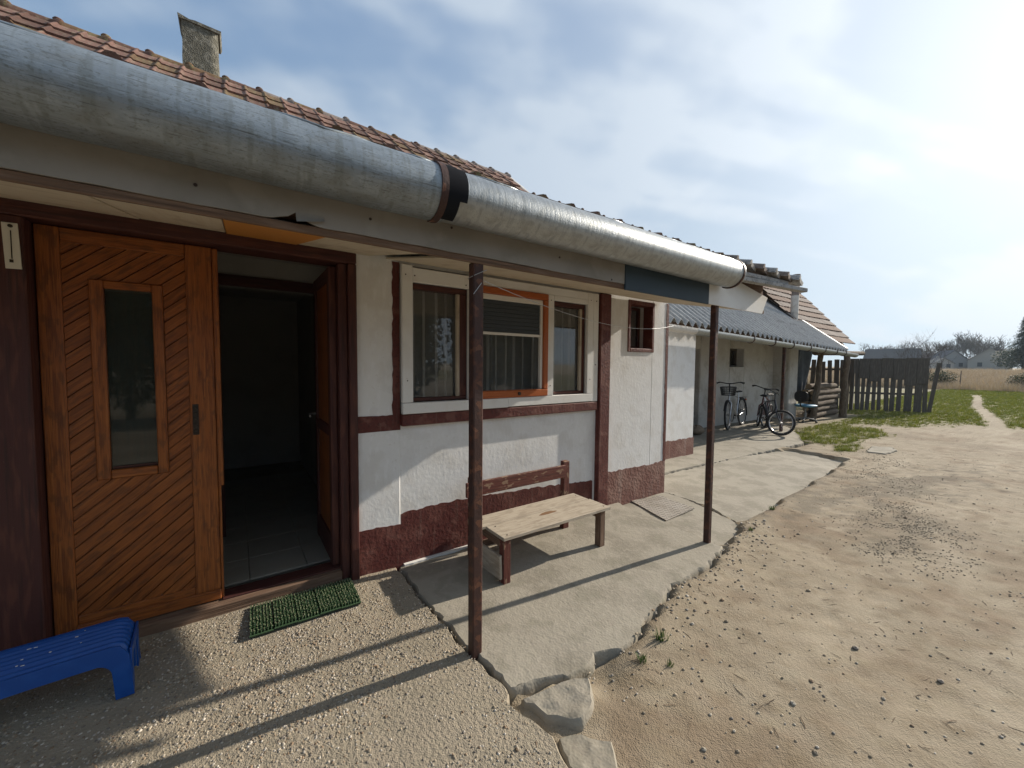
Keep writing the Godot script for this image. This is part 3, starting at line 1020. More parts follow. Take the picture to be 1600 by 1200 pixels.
func make_paintwork(H: Node3D) -> void:
	var b := mb(false)
	skin(b, .685, 1.002, -.06, [.345, .335, .33], WZ - .001, .012)
	skin(b, 1.003, 3.08, -.06, [.405, .42, .41, .39, .37, .345, .32], WZ - .007, .016)
	part("plinth", b, M.maroon_paint, H)
	b = mb(false)
	skin(b, 3.27, 4.365, -.2, [.375, .37, .36, .355, .365], WZ - .0005, .02)
	b.prism(PackedVector2Array([Vector2(2.895, -.2), Vector2(3.2, -.2), Vector2(3.2, .35), Vector2(2.895, .37)]), Vector3(4.354, 0, 0), Basis(Vector3(0, 0, -1), Vector3.UP, Vector3.RIGHT), .006)
	part("plinth", b, M.brown_plinth, H, "faded brown plinth paint below the small window")
	b = mb(false)
	skin(b, .685, 1.0, 1.05, [1.168, 1.166, 1.17], WZ - .001, .006)
	var e := PackedVector2Array([Vector2(.945, 1.165), Vector2(.998, 1.165), Vector2(.998, 2.29)])
	for i in range(30, 0, -1): e.append(Vector2(.945 + .012 * hn.get_noise_2d(i * 2.2, 3.0), 1.165 + 1.125 * i / 30.0))
	b.prism(e, Vector3(0, 0, WZ - .001), Basis.IDENTITY, .006)
	part("painted_band", b, M.maroon_paint, H)
	b = mb()
	b.slab(Vector3(1.0, 1.08, WZ - .03), Vector3(3.08, 1.166, WZ + .052), .006)
	part("sill_beam", b, M.maroon_paint, H)
	b = mb()
	b.slab(Vector3(3.105, -.02, WZ - .02), Vector3(3.262, 2.29, WZ + .058), .008)
	part("pilaster", b, M.maroon_paint, H)
	b = mb(false)
	e = PackedVector2Array([Vector2(4.366, .36), Vector2(4.366, 2.3)])
	for i in range(40, -1, -1): e.append(Vector2(4.318 + .014 * hn.get_noise_2d(i * 1.7, 8.0), .36 + 1.94 * i / 40.0))
	b.prism(e, Vector3(0, 0, WZ - .001), Basis.IDENTITY, .006)
	b.slab(Vector3(4.355, .37, WZ - .06), Vector3(4.361, 2.3, WZ), 0)
	part("painted_corner", b, M.maroon_paint, H)
	# lime splashed at the foot of the wall
	for s in [[1.02, 1.9, .0], [2.2, 3.05, .0]]:
		b = mb(false)
		var pl := PackedVector2Array()
		var k := 26
		for i in k + 1: pl.append(Vector2(lerpf(s[0], s[1], float(i) / k), WZ + .02 + .02 * absf(hn.get_noise_2d(i * .5, s[0] * 9.0))))
		pl.append(Vector2(s[1], WZ - .02))
		pl.append(Vector2(s[0], WZ - .02))
		b.prism(pl, Vector3(0, s[2] + .012, 0), Basis(Vector3.RIGHT, Vector3(0, 0, 1), Vector3(0, -1, 0)), .06)
		part("lime_fillet", b, M.lime_edge, H)

func make_door(H: Node3D) -> void:
	var fr := group_node("door_frame", H)
	var b := mb()
	b.slab(Vector3(-1.02, -.02, WZ - .16), Vector3(-.805, 2.225, WZ + .03), .006)
	part("jamb", b, M.maroon_wood, fr)
	b = mb()
	b.slab(Vector3(.578, .02, WZ - .16), Vector3(.635, 2.225, WZ + .0), .006)
	b.slab(Vector3(.636, .0, WZ - .06), Vector3(.69, 2.225, WZ + .035), .006)
	part("jamb", b, M.maroon_wood, fr)
	b = mb()
	b.slab(Vector3(-1.6, 2.225, WZ - .16), Vector3(.69, 2.3, WZ + .036), .006)
	part("head", b, M.maroon_wood, fr)
	b = mb()
	b.slab(Vector3(-.804, .0, WZ - .16), Vector3(.577, .092, WZ + .012), .006)
	part("threshold", b, M.old_timber, fr)
	b = mb()
	b.slab(Vector3(-.1, .093, WZ - .15), Vector3(.577, .104, WZ - .03), .004)
	part("threshold_board", b, M.maroon_wood, fr)
	# the closed leaf
	var z := WZ - .06
	var L := group_node("door_leaf", H)
	for s in [[-.8, -.715, .1, 2.22], [-.228, -.105, .1, 2.22]]:
		b = mb()
		b.slab(Vector3(s[0], s[2], z - .045), Vector3(s[1], s[3], z), .004)
		part("stile", b, M.varnished_wood, L)
	for s in [[.105, .2, 0.0], [2.15, 2.22, 0.0]]:
		b = mb()
		b.slab(Vector3(-.714, s[0], z - .045), Vector3(-.229, s[1], z - .002), .004)
		part("rail", b, M.varnished_wood, L)
	b = mb()
	b.slab(Vector3(-.714, .1, z - .001), Vector3(-.106, .16, z + .016), .005)
	part("weather_board", b, M.varnished_wood_mid, L)
	b = mb()
	b.slab(Vector3(-.104, .8, z - .03), Vector3(-.078, 2.215, z + .014), .004)
	b.slab(Vector3(-.104, .1, z - .03), Vector3(-.092, .798, z + .004), .004)
	part("meeting_strip", b, M.varnished_wood, L)
	# slanting boards, clipped to the panel and round the glazed light
	b = mb(false)
	b.slab(Vector3(-.714, .2, z - .04), Vector3(-.229, 2.15, z - .026), 0)
	part("backing", b, M.varnished_wood, L)
	var panel := PackedVector2Array([Vector2(-.714, .201), Vector2(-.229, .201), Vector2(-.229, 2.149), Vector2(-.714, 2.149)])
	var hole := PackedVector2Array([Vector2(-.622, .912), Vector2(-.328, .912), Vector2(-.328, 1.976), Vector2(-.622, 1.976)])
	var an := deg_to_rad(41.0)
	var dir := Vector2(cos(an), sin(an))
	var nor := Vector2(-dir.y, dir.x)
	var wood := ["varnished_wood", "varnished_wood_mid", "varnished_wood_pale", "varnished_wood_mid", "varnished_wood"]
	for k in range(-12, 40):
		var c := Vector2(-.47, .2) + nor * k * .0545
		var strip := PackedVector2Array([c - dir * 3.0 + nor * .0028, c + dir * 3.0 + nor * .0028, c + dir * 3.0 + nor * .0517, c - dir * 3.0 + nor * .0517])
		for p1 in Geometry2D.intersect_polygons(strip, panel):
			for p2 in Geometry2D.clip_polygons(p1, hole):
				if p2.size() < 3: continue
				var area := 0.0
				for i in p2.size(): area += p2[i].cross(p2[(i + 1) % p2.size()])
				if absf(area) < .0004: continue
				var pl := PackedVector2Array()
				for q in p2: pl.append(Vector2((q - c).dot(dir), (q - c).dot(nor)))
				b = mb()
				b.prism(pl, Vector3(c.x, c.y, z - .026), Basis(Vector3(dir.x, dir.y, 0), Vector3(nor.x, nor.y, 0), Vector3(0, 0, 1)), .018 + rng.randf_range(-.001, .001))
				part("plank", b, M[wood[rng.randi() % 5]], L)
	for s in [[-.62, -.565, .914, 1.974], [-.375, -.33, .914, 1.974]]:
		b = mb()
		b.slab(Vector3(s[0], s[2], z - .03), Vector3(s[1], s[3], z + .006), .005)
		part("light_frame", b, M.varnished_wood, L)
	for s in [[.914, .962], [1.932, 1.974]]:
		b = mb()
		b.slab(Vector3(-.5645, s[0], z - .03), Vector3(-.3755, s[1], z + .005), .005)
		part("light_frame", b, M.varnished_wood, L)
	b = mb(false)
	b.slab(Vector3(-.5645, .962, z - .022), Vector3(-.3755, 1.932, z - .018), 0)
	part("pane", b, M.door_glass, L)
	for i in 3:
		b = mb()
		b.slab(Vector3(-.558 + i * .0, .964 + i * .004, z - .017 + i * .003), Vector3(-.38, .97 + i * .004, z - .014 + i * .003), .001)
		part("bead", b, M.maroon_wood, L)
	b = mb()
	b.slab(Vector3(-.216, 1.12, z), Vector3(-.188, 1.3, z + .004), .002)
	for i in 5: b.box(Vector3(-.202, 1.14 + i * .034, z + .007), Vector3(.018, .022, .009), Basis(Vector3(0, 0, 1), .5), .003)
	part("lock_plate", b, M.brass_dark, L)
	# the leaf that stands open, folded back along the passage
	var R := group_node("door_leaf", H)
	var x := .575
	for s in [[-2.955, -3.04], [-3.53, -3.61]]:
		b = mb()
		b.slab(Vector3(x - .045, .11, s[1]), Vector3(x, 2.21, s[0]), .004)
		part("stile", b, M.maroon_wood, R)
	for s in [[.11, .3], [1.02, 1.1], [2.12, 2.21]]:
		b = mb()
		b.slab(Vector3(x - .043, s[0], -3.529), Vector3(x - .002, s[1], -3.041), .004)
		part("rail", b, M.maroon_wood, R)
	b = mb()
	b.slab(Vector3(x - .03, .3, -3.53), Vector3(x - .012, 2.12, -3.04), 0)
	part("panel", b, M.varnished_wood, R)
	b = mb()
	b.tube([Vector3(x - .05, 1.13, -3.56), Vector3(x - .1, 1.13, -3.56), Vector3(x - .105, 1.125, -3.46)], .009, 8)
	part("handle", b, M.steel_grey, R)

func make_window(H: Node3D) -> void:
	var V := group_node("window", H)
	var zf := WZ + .05
	# white boards round the three lights: [x0, x1, y0, y1, proud]
	for s in [[1.002, 1.085, 1.255, 2.275, 0.0], [1.086, 1.56, 2.155, 2.26, -.002], [1.56, 1.6, 1.255, 2.275, -.004], [2.395, 2.47, 1.255, 2.2, 0.0], [2.92, 3.0, 1.255, 2.275, 0.0], [3.001, 3.08, 1.17, 2.275, -.004],
		[1.6, 2.92, 2.2, 2.275, -.003], [2.471, 2.919, 2.155, 2.2, -.001], [1.002, 1.95, 1.17, 1.253, .004], [1.951, 3.0, 1.174, 1.254, .0]]:
		var b := mb()
		b.slab(Vector3(s[0], s[2], zf - .04 + s[4]), Vector3(s[1], s[3], zf + s[4]), .004)
		part("surround_board", b, M.white_board, V)
	for p in [[1.03, 2.2], [1.1, 2.2], [1.04, 1.42], [1.03, 1.2], [1.53, 2.18], [2.43, 2.15], [2.43, 1.35], [2.96, 2.2], [2.96, 1.4], [3.04, 2.2], [3.04, 1.55]]:
		var b := mb()
		b.tube([Vector3(p[0], p[1], zf - .004), Vector3(p[0], p[1], zf + .0025)], .005, 8)
		part("screw", b, M.nail, V)
	# side lights: dark sashes set back in the boards
	for s in [[1.086, 1.56, .045, .075], [2.471, 2.919, .02, .05]]:
		var F := [[s[0], s[1], 2.11, 2.155], [s[0], s[1], 1.256, 1.285], [s[0], s[0] + s[2] * .4, 1.286, 2.109], [s[1] - s[3], s[1], 1.286, 2.109]]
		for f in F:
			var b := mb()
			b.slab(Vector3(f[0], f[2], zf - .1), Vector3(f[1], f[3], zf - .045), .004)
			part("sash", b, M.maroon_wood, V)
		var g := mb(false)
		g.slab(Vector3(s[0] + s[2] * .4, 1.285, zf - .078), Vector3(s[1] - s[3], 2.11, zf - .074), 0)
		part("pane", g, M.glass, V)
		var b2 := mb()
		b2.slab(Vector3(s[1] - s[3] - .02, 1.286, zf - .07), Vector3(s[1] - s[3] + .008, 2.109, zf - .04), .003)
		part("glazing_strip", b2, M.bare_wood, V)
	# the middle light: orange frame, white guide rail, half-drawn roller shutter
	for f in [[1.601, 2.394, 2.14, 2.198], [1.601, 2.394, 1.256, 1.32], [2.34, 2.394, 1.321, 2.139], [1.601, 1.65, 1.321, 2.139]]:
		var b := mb()
		b.slab(Vector3(f[0], f[2], zf - .06), Vector3(f[1], f[3], zf + .012), .006)
		part("sash", b, M.orange_wood, V)
	for f in [[1.651, 2.339, 2.095, 2.139], [2.312, 2.339, 1.321, 2.094], [1.651, 2.311, 1.8, 1.822]]:
		var b := mb()
		b.slab(Vector3(f[0], f[2], zf - .04), Vector3(f[1], f[3], zf - .008), .003)
		part("shutter_rail", b, M.pvc_white, V)
	for i in 8:
		var b := mb()
		b.slab(Vector3(1.652, 1.8225 + i * .034, zf - .032), Vector3(2.311, 1.8225 + i * .034 + .0325, zf - .022), .003)
		part("shutter_slat", b, M.blind_slat, V)
	var g2 := mb(false)
	g2.slab(Vector3(1.651, 1.321, zf - .058), Vector3(2.339, 2.139, zf - .054), 0)
	part("pane", g2, M.glass, V)
	var la := mb()
	la.tube([Vector3(2.06, 1.288, zf + .012), Vector3(2.06, 1.288, zf + .02)], .016, 10)
	part("catch", la, M.brass_dark, V)
	# lining of the opening
	var ln := mb()
	ln.slab(Vector3(1.0, 1.1, WZ - .34), Vector3(3.08, 1.14, WZ - .06), 0)
	part("window_board", ln, M.maroon_wood, V)
	# lace curtain: a hanging cloth with woven stripes
	var b3 := mb(false)
	var s3 := mb(false)
	var N := 260
	var rows := []
	var uvs := []
	var rows2 := []
	for j in 2:
		var row := []
		var uv := []
		for i in N + 1:
			var x := 1.02 + 2.04 * i / N
			row.append(Vector3(x, 1.12 if j == 0 else 2.27, WZ - .21 + .014 * sin(x * 34.0 + sin(x * 3.0) * 2.0) + .01 * sin(x * 11.0)))
			uv.append(Vector2(x, j))
		rows.append(row); uvs.append(uv)
	b3.grid(rows, uvs, true)
	part("curtain", b3, M.lace, V)
	for k in 20:
		var i0 := int((k + .4) * N / 20.0)
		var r0 := []
		var r1 := []
		var u0 := []
		for i in range(i0, i0 + 4):
			r0.append(rows[0][i] + Vector3(0, 0, .004)); r1.append(rows[1][i] + Vector3(0, 0, .004)); u0.append(Vector2.ZERO)
		s3.grid([r0, r1], [u0, u0], true)
	part("curtain_stripe", s3, M.lace_stripe, V)
	# the little pantry window beside the corner
	var P := group_node("small_window", H)
	for f in [[3.6, 3.64, 1.7, 2.28], [4.03, 4.07, 1.7, 2.28], [3.6405, 4.0295, 1.7, 1.74], [3.6405, 4.0295, 2.235, 2.28]]:
		var b := mb()
		b.slab(Vector3(f[0], f[2], WZ - .12), Vector3(f[1], f[3], WZ + .014), .005)
		part("frame", b, M.maroon_paint, P)
	for f in [[3.641, 3.675, 1.741, 2.234], [3.995, 4.029, 1.741, 2.234], [3.6755, 3.9945, 1.741, 1.775], [3.6755, 3.9945, 2.2, 2.234], [3.82, 3.85, 1.776, 2.199]]:
		var b := mb()
		b.slab(Vector3(f[0], f[2], WZ - .2), Vector3(f[1], f[3], WZ - .16), .004)
		part("sash", b, M.maroon_wood, P)
	var g3 := mb(false)
	g3.slab(Vector3(3.676, 1.776, WZ - .184), Vector3(3.994, 2.199, WZ - .18), 0)
	part("pane", g3, M.glass, P)

func make_eaves(H: Node3D) -> void:
	# soffit boards rise from the fascia to the wall
	var S := group_node("soffit", H)
	var a := Vector3(0, 2.074, EAVE_Z - .016)
	var c := Vector3(0, 2.305, WZ + .01)
	for s in [[-4.4, -1.9, "ply_soffit"], [-1.895, -.4, "ply_soffit"], [-.394, -.034, "ply_soffit"], [-.03, .33, "orange_panel"], [.335, .78, "ply_soffit"], [.9, 1.62, "ply_soffit"], [1.625, 2.46, "ply_soffit"], [2.468, 3.3, "ply_soffit"], [3.306, 4.2, "ply_soffit"]]:
		var b := mb()
		var m := Vector3((s[0] + s[1]) * .5, 0, 0)
		b.beam(a + m, c + m, .012, s[1] - s[0], Vector3.UP, .002)
		var o := part("soffit_board", b, M[s[2]], S, "orange soffit board above the door" if s[2] == "orange_panel" else "")
		o.position.y = rng.randf_range(-.004, .004)
	var bk := mb()
	bk.beam(a + Vector3(.84, .03, 0), c + Vector3(.84, .03, 0), .02, .16, Vector3.UP, .002)
	part("soffit_board", bk, M.dark_olive, S)  # dark olive strip set higher, filling the gap between soffit boards
	var r := mb()
	r.slab(Vector3(-4.4, 2.056, EAVE_Z - .016), Vector3(4.2, 2.088, EAVE_Z - .001), .004)
	part("eaves_beam", r, M.old_timber, H)
	r = mb()
	r.slab(Vector3(-4.4, 2.12, EAVE_Z - .09), Vector3(4.2, 2.36, EAVE_Z - .02), 0)
	part("eaves_beam", r, M.old_timber, H)
	# fascia: a long fibre board with a torn lower edge, a blue piece, a white piece
	var poly := PackedVector2Array([Vector2(-4.4, 2.32), Vector2(-4.4, 2.088)])
	var x := -4.3
	while x < 2.12:
		var y := 2.088 + .005 * hn.get_noise_2d(x * 3.0, 2.0)
		var q := absf(x - .2)
		if q < .085: y += .04 * (1.0 - q / .085) * (.7 + .5 * hn.get_noise_2d(x * 30.0, 9.0))
		poly.append(Vector2(x, y))
		x += .025
	poly.append(Vector2(2.128, 2.088))
	poly.append(Vector2(2.128, 2.32))
	var f := mb(false)
	f.prism(poly, Vector3(0, 0, EAVE_Z - .0015), Basis.IDENTITY, .008)
	var F := part("fascia_board", f, M.fibre_fascia, H, "stained grey fascia board with a torn lower edge")
	for h in [[-.1, 2.15], [.86, 2.2], [.48, 2.16], [1.55, 2.17], [2.0, 2.1]]:
		var nb := mb()
		nb.tube([Vector3(h[0], h[1], EAVE_Z + .004), Vector3(h[0], h[1], EAVE_Z + .009)], .006, 8)
		part("nail_head", nb, M.nail, F)
	# the curled flap of the torn board
	var fl := mb(false)
	var rows := []
	var uvs := []
	for i in 7:
		var row := []
		var uv := []
		for j in 5:
			var u := i / 6.0
			var v := j / 4.0
			row.append(Vector3(.2 + u * .1, 2.13 - v * .045 * (1.0 - u * .5), EAVE_Z + .008 + .022 * v * v * (1.0 - u * .4)))
			uv.append(Vector2(u, v))
		rows.append(row); uvs.append(uv)
	fl.grid(rows, uvs, true)
	part("torn_flap", fl, M.fibre_fascia, F)
	f = mb()
	f.slab(Vector3(2.13, 2.05, EAVE_Z - .001), Vector3(3.17, 2.26, EAVE_Z + .014), .003)
	part("fascia_board", f, M.blue_board, H, "dark blue fascia board")
	f = mb(false)
	f.prism(PackedVector2Array([Vector2(3.171, 2.055), Vector2(4.13, 2.05), Vector2(4.235, 2.21), Vector2(3.55, 2.31), Vector2(3.171, 2.31)]), Vector3(0, 0, EAVE_Z - .001), Basis.IDENTITY, .012)
	part("fascia_board", f, M.white_board, H, "white fascia board with a slanted end")
	# posts
	for p in [[1.02, -1.785, -.03, .058], [3.355, -1.785, -.05, .05]]:
		var b := mb()
		b.slab(Vector3(p[0] - p[3] * .5, p[2], p[1] - p[3] * .5), Vector3(p[0] + p[3] * .5, 2.066, p[1] + p[3] * .5), .006)
		part("porch_post", b, M.rusty_steel, H)

func gutter_shell(x0: float, x1: float, r: float, cz: float, cy: float, notches: Array) -> MB:
	var b := mb()
	var rows := []
	var uvs := []
	var n := int((x1 - x0) / .03)
	for i in n + 1:
		var x := lerpf(x0, x1, float(i) / n)
		var lip := 78.0 + 3.0 * hn.get_noise_2d(x * 6.0, 4.0)
		for q in notches:
			lip -= q[2] * maxf(0.0, 1.0 - absf(x - q[0]) / q[1])
		var rr := r * (1.0 + .012 * hn.get_noise_2d(x * 2.5, 1.0))
		var row := []
		var uv := []
		for j in 25:
			var a := deg_to_rad(lerpf(lip, -195.0, j / 24.0))
			row.append(Vector3(x, cy + sin(a) * rr + .006 * hn.get_noise_2d(x * .7, 6.0), cz + cos(a) * rr))
			uv.append(Vector2(x, a * r))
		rows.append(row); uvs.append(uv)
	b.grid(rows, uvs, false)
	# the rolled lip
	var lipp := []
	for row in rows: lipp.append(row[0])
	b.tube(lipp, .0055, 6)
	return b

func make_gutter(H: Node3D) -> void:
	var G := group_node("gutter", H)
	var cz := -1.645
	var cy := 2.297
	part("gutter_length", gutter_shell(-4.4, .76, .117, cz, cy, [[-.72, .22, 26.0], [-.44, .1, 14.0], [.28, .17, 30.0], [.64, .07, 16.0]]), M.zinc, G, "weathered dark zinc gutter length")
	part("gutter_length", gutter_shell(.74, 3.34, .112, cz, cy + .002, [[1.02, .12, 24.0], [1.1, .05, 14.0], [1.85, .1, 12.0]]), M.zinc_bright, G, "brighter zinc gutter length")
	var band := func(x0: float, x1: float, r: float, a0: float, a1: float) -> MB:
		var b := mb()
		var rows := []
		var uvs := []
		for i in [x0, x1]:
			var row := []
			var uv := []
			for j in 21:
				var a := deg_to_rad(lerpf(a0, a1, j / 20.0))
				row.append(Vector3(i, cy + sin(a) * r, cz + cos(a) * r)); uv.append(Vector2(i, a * r))
			rows.append(row); uvs.append(uv)
		b.grid(rows, uvs, false)
		# edges
		for i in [x0, x1]:
			for j in 20:
				var a := deg_to_rad(lerpf(a0, a1, j / 20.0))
				var c := deg_to_rad(lerpf(a0, a1, (j + 1) / 20.0))
				var A := Vector3(i, cy + sin(a) * r, cz + cos(a) * r)
				var B := Vector3(i, cy + sin(c) * r, cz + cos(c) * r)
				var C := Vector3(i, cy + sin(c) * (r - .008), cz + cos(c) * (r - .008))
				var D := Vector3(i, cy + sin(a) * (r - .008), cz + cos(a) * (r - .008))
				b.face([A, B, C, D], [Vector2.ZERO, Vector2.ZERO, Vector2.ZERO, Vector2.ZERO], Vector3.RIGHT * (1 if i == x1 else -1))
		return b
	part("bracket", band.call(.712, .742, .1235, 80.0, -110.0), M.rusty_steel, G)
	part("tape", band.call(.743, .80, .1215, 77.0, -75.0), M.black_tape, G, "black tape over the gutter joint")
	part("tape", band.call(.785, .835, .1185, 74.0, -28.0), M.black_tape, G)
	part("bracket", band.call(3.3, 3.318, .118, 80.0, -120.0), M.rusty_steel, G)
	part("bracket", band.call(-1.2, -1.17, .1235, 80.0, -110.0), M.rusty_steel, G)
	# end cap
	var e := mb()
	var pl := PackedVector2Array()
	for j in 21:
		var a := deg_to_rad(lerpf(70.0, -195.0, j / 20.0))
		pl.append(Vector2(cos(a) * .111, sin(a) * .111))
	e.prism(pl, Vector3(3.335, cy, cz), Basis(Vector3(0, 0, 1), Vector3.UP, Vector3(-1, 0, 0)), .004)
	part("end_cap", e, M.zinc_bright, G)

# an interlocking clay tile: rolled edge, flat pan, turned-down nose. Lies in x (width) and -z (up the slope).
func tile_mesh(w: float, l: float) -> ArrayMesh:
	var b := mb(false)
	var prof := [Vector2(0, .004), Vector2(.06, .017), Vector2(.16, .019), Vector2(.24, .004), Vector2(.6, .003), Vector2(.92, .005), Vector2(1.05, .009)]
	var rows := []
	var uvs := []
	for k in [[0.0, .0], [.25, .0], [1.0, -.003]]:
		var row := []
		var uv := []
		for p in prof:
			row.append(Vector3((p.x - .5) * w, p.y + .026 + k[1], -k[0] * l)); uv.append(Vector2(p.x * w, k[0] * l))
		rows.append(row); uvs.append(uv)
	b.grid(rows, uvs, false)
	var nose := []
	var under := []
	var u := []
	for p in prof:
		nose.append(rows[0][nose.size()]); under.append(Vector3((p.x - .5) * w, p.y - .006, .0)); u.append(Vector2.ZERO)
	b.grid([under, nose], [u, u], false)
	var back := []
	for p in prof: back.append(Vector3((p.x - .5) * w, p.y - .004, -l))
	b.grid([under, back], [u, u], true)
	for i in [0, prof.size() - 1]:
		b.face([nose[i], rows[2][i], back[i], under[i]], [Vector2.ZERO, Vector2.ZERO, Vector2.ZERO, Vector2.ZERO], Vector3.RIGHT * (1 if i else -1))
	return b.mesh()

func make_roof(H: Node3D) -> void:
	var R := group_node("roof", H)
	var tones := [M.clay_tile, M.clay_tile_pale, M.clay_tile_dark, M.clay_tile_mossy, M.clay_tile]
	var tw := .205
	var tm := tile_mesh(tw, .4)
	var p40 := deg_to_rad(40.0)
	# below the visible courses the slope runs on as a tiled deck down to the porch eaves
	var prof := [Vector2(RIDGE_Z - .02, RIDGE_Y - .07), Vector2(-4.35, RIDGE_Y - .08 - (6.4 - 4.35) * tan(p40)), Vector2(-1.74, 2.375)]
	var b := mb(false)
	var rows := []
	var uvs := []
	for p in prof:
		rows.append([Vector3(-4.5, p.y, p.x), Vector3(4.22, p.y, p.x)])
		uvs.append([Vector2(-4.5, p.x), Vector2(4.22, p.x)])
	b.grid(rows, uvs, true)
	var under := []
	for p in prof: under.append([Vector3(-4.5, p.y - .03, p.x), Vector3(4.22, p.y - .03, p.x)])
	b.grid(under, uvs, false)
	for k in 2:
		b.face([rows[k][1], rows[k + 1][1], under[k + 1][1], under[k][1]], [Vector2.ZERO, Vector2.ZERO, Vector2.ZERO, Vector2.ZERO], Vector3.RIGHT)
	b.face([rows[2][0], rows[2][1], under[2][1], under[2][0]], [Vector2.ZERO, Vector2.ZERO, Vector2.ZERO, Vector2.ZERO], Vector3.BACK)
	# rear slope
	b.face([Vector3(-4.5, RIDGE_Y - .07, RIDGE_Z - .02), Vector3(4.3, RIDGE_Y - .07, RIDGE_Z - .02), Vector3(4.3, 2.3, -9.9), Vector3(-4.5, 2.3, -9.9)], [Vector2.ZERO, Vector2(9, 0), Vector2(9, 5), Vector2(0, 5)], Vector3(0, 1, -1))
	part("roof_deck", b, M.clay_tile_dark, R)
	var bas := Basis(Vector3.RIGHT, p40)
	for k in 7:
		var s := .10 + (k + 1) * .288
		var at := Vector3(0, RIDGE_Y - .03 - s * sin(p40), RIDGE_Z + s * cos(p40))
		for i in 35:
			var x := -2.82 + i * tw + rng.randf_range(-.004, .004)
			if x > 4.36: continue
			var sag := .02 * hn.get_noise_2d(x * .35, k * .2)
			var tf := Transform3D(bas.rotated(Vector3.RIGHT, deg_to_rad(-3.4)) * Basis(Vector3.UP, rng.randf_range(-.012, .012)), at + Vector3(x, sag + rng.randf_range(0, .005), 0))
			part_mesh("roof_tile", tm, R, tf, "", tones[rng.randi() % 5])
	# ridge caps, each with its knob
	var cap := mb(false)
	var rr := []
	var uu := []
	for j in 7:
		var z: float = [0.0, .02, .06, .3, .34, .37, .4][j]
		var r: float = [.098, .112, .105, .095, .098, .115, .118][j]
		var row := []
		var uv := []
		for i in 13:
			var a := PI * (i / 12.0) * 1.1 - .05 * PI
			row.append(Vector3(z, sin(a) * r, cos(a) * r)); uv.append(Vector2(z, a * r))
		rr.append(row); uu.append(uv)
	cap.grid(rr, uu, true)
	cap.tube([Vector3(.37, .09, 0), Vector3(.37, .118, 0), Vector3(.372, .132, 0), Vector3(.372, .138, 0)], [.04, .045, .034, .01], 10)
	var cm := cap.mesh()
	for i in 20:
		var x := -2.93 + i * .362
		part_mesh("ridge_cap", cm, R, Transform3D(Basis(Vector3(0, 0, 1), rng.randf_range(-.015, .015)), Vector3(x, RIDGE_Y - .12 + .012 * hn.get_noise_2d(x, 5.0), RIDGE_Z)), "", [M.grey_tile, M.clay_tile_dark, M.clay_tile_mossy][rng.randi() % 3])
	# eaves course just behind the gutter
	var lo := Basis(Vector3.RIGHT, deg_to_rad(14.0))
	for i in 38:
		var x := -4.3 + i * tw
		if x > 3.42: continue
		part_mesh("roof_tile", tm, R, Transform3D(lo, Vector3(x, 2.404 + .008 * rng.randf(), -1.665)), "", tones[rng.randi() % 5])
	# past the gutter's end the verge tiles jut out on two grey battens
	for s in [[Vector3(3.36, 2.34, -1.70), Vector3(4.2, 2.315, -1.58)], [Vector3(3.52, 2.295, -1.68), Vector3(4.42, 2.265, -1.5)]]:
		var bb := mb()
		bb.beam(s[0], s[1], .036, .06, Vector3.UP, .004)
		part("verge_batten", bb, M.fibre_cement, R)
	for i in 6:
		var f := i / 5.0
		var x := lerpf(3.48, 4.32, f)
		part_mesh("roof_tile", tm, R, Transform3D(Basis(Vector3.UP, .18) * Basis(Vector3.RIGHT, deg_to_rad(13.0)) * Basis(Vector3(0, 0, 1), -.14), Vector3(x, lerpf(2.405, 2.325, f), lerpf(-1.655, -1.5, f))), "", M.fibre_cement if i % 2 else M.grey_tile)
	for i in 5:
		var x := lerpf(3.5, 4.18, i / 4.0)
		part_mesh("roof_tile", tm, R, Transform3D(Basis(Vector3.RIGHT, deg_to_rad(15.0)) * Basis(Vector3(0, 0, 1), -.1), Vector3(x, lerpf(2.475, 2.43, i / 4.0), -1.86)), "", M.grey_tile)
	# broken verge near the ridge's end, patched with mortar
	var mo := mb()
	var rows3 := []
	var uv3 := []
	for i in 9:
		var s := i * .3
		var row := []
		var uv := []
		for j in 5:
			var a := PI * j / 4.0
			row.append(Vector3(4.34 + cos(a) * .07, RIDGE_Y - .06 - s * sin(p40) + sin(a) * (.06 + .02 * hn.get_noise_2d(i * 3.0, j)), RIDGE_Z + s * cos(p40))); uv.append(Vector2(s, j * .05))
		rows3.append(row); uv3.append(uv)
	mo.grid(rows3, uv3, false)
	part("verge_mortar", mo, M.old_plaster, R)
	# chimney, its crown flared and cracked
	var C := group_node("chimney", H)
	var cb := mb()
	rows3 = []
	uv3 = []
	for k in 9:
		var y := 4.6 + k * .142
		var g := 1.0 + (.0 if k < 8 else .02)
		var row := []
		var uv := []
		for q in 17:
			var e := q % 16
			var side := e / 4
			var f := (e % 4) / 4.0 * 2.0 - 1.0
			var c := [Vector2(f, 1), Vector2(1, -f), Vector2(-f, -1), Vector2(-1, f)][side] as Vector2
			var jit := .012 * hn.get_noise_3d(c.x * 9.0, y * 14.0, c.y * 9.0)
			row.append(Vector3(-.277 + c.x * (.178 * g + jit), y, -6.64 + c.y * (.178 * g + jit))); uv.append(Vector2(q * .09, y))
		rows3.append(row); uv3.append(uv)
	cb.grid(rows3, uv3, true)
	part("stack", cb, M.soot_brick, C)
	cb = mb()
	cb.prism(PackedVector2Array([Vector2(-.2, 0), Vector2(-.02, -.005), Vector2(.2, -.02), Vector2(.215, .02), Vector2(-.05, .03), Vector2(-.1, .02), Vector2(-.215, .05)]), Vector3(-.277, 5.735, -6.84), Basis.IDENTITY, .4)
	part("crown", cb, M.soot_brick, C)

# ---------------------------------------------------------------- the outbuilding
func eave_y(x: float) -> float:
	return 2.27 - (x - 6.0) * .031

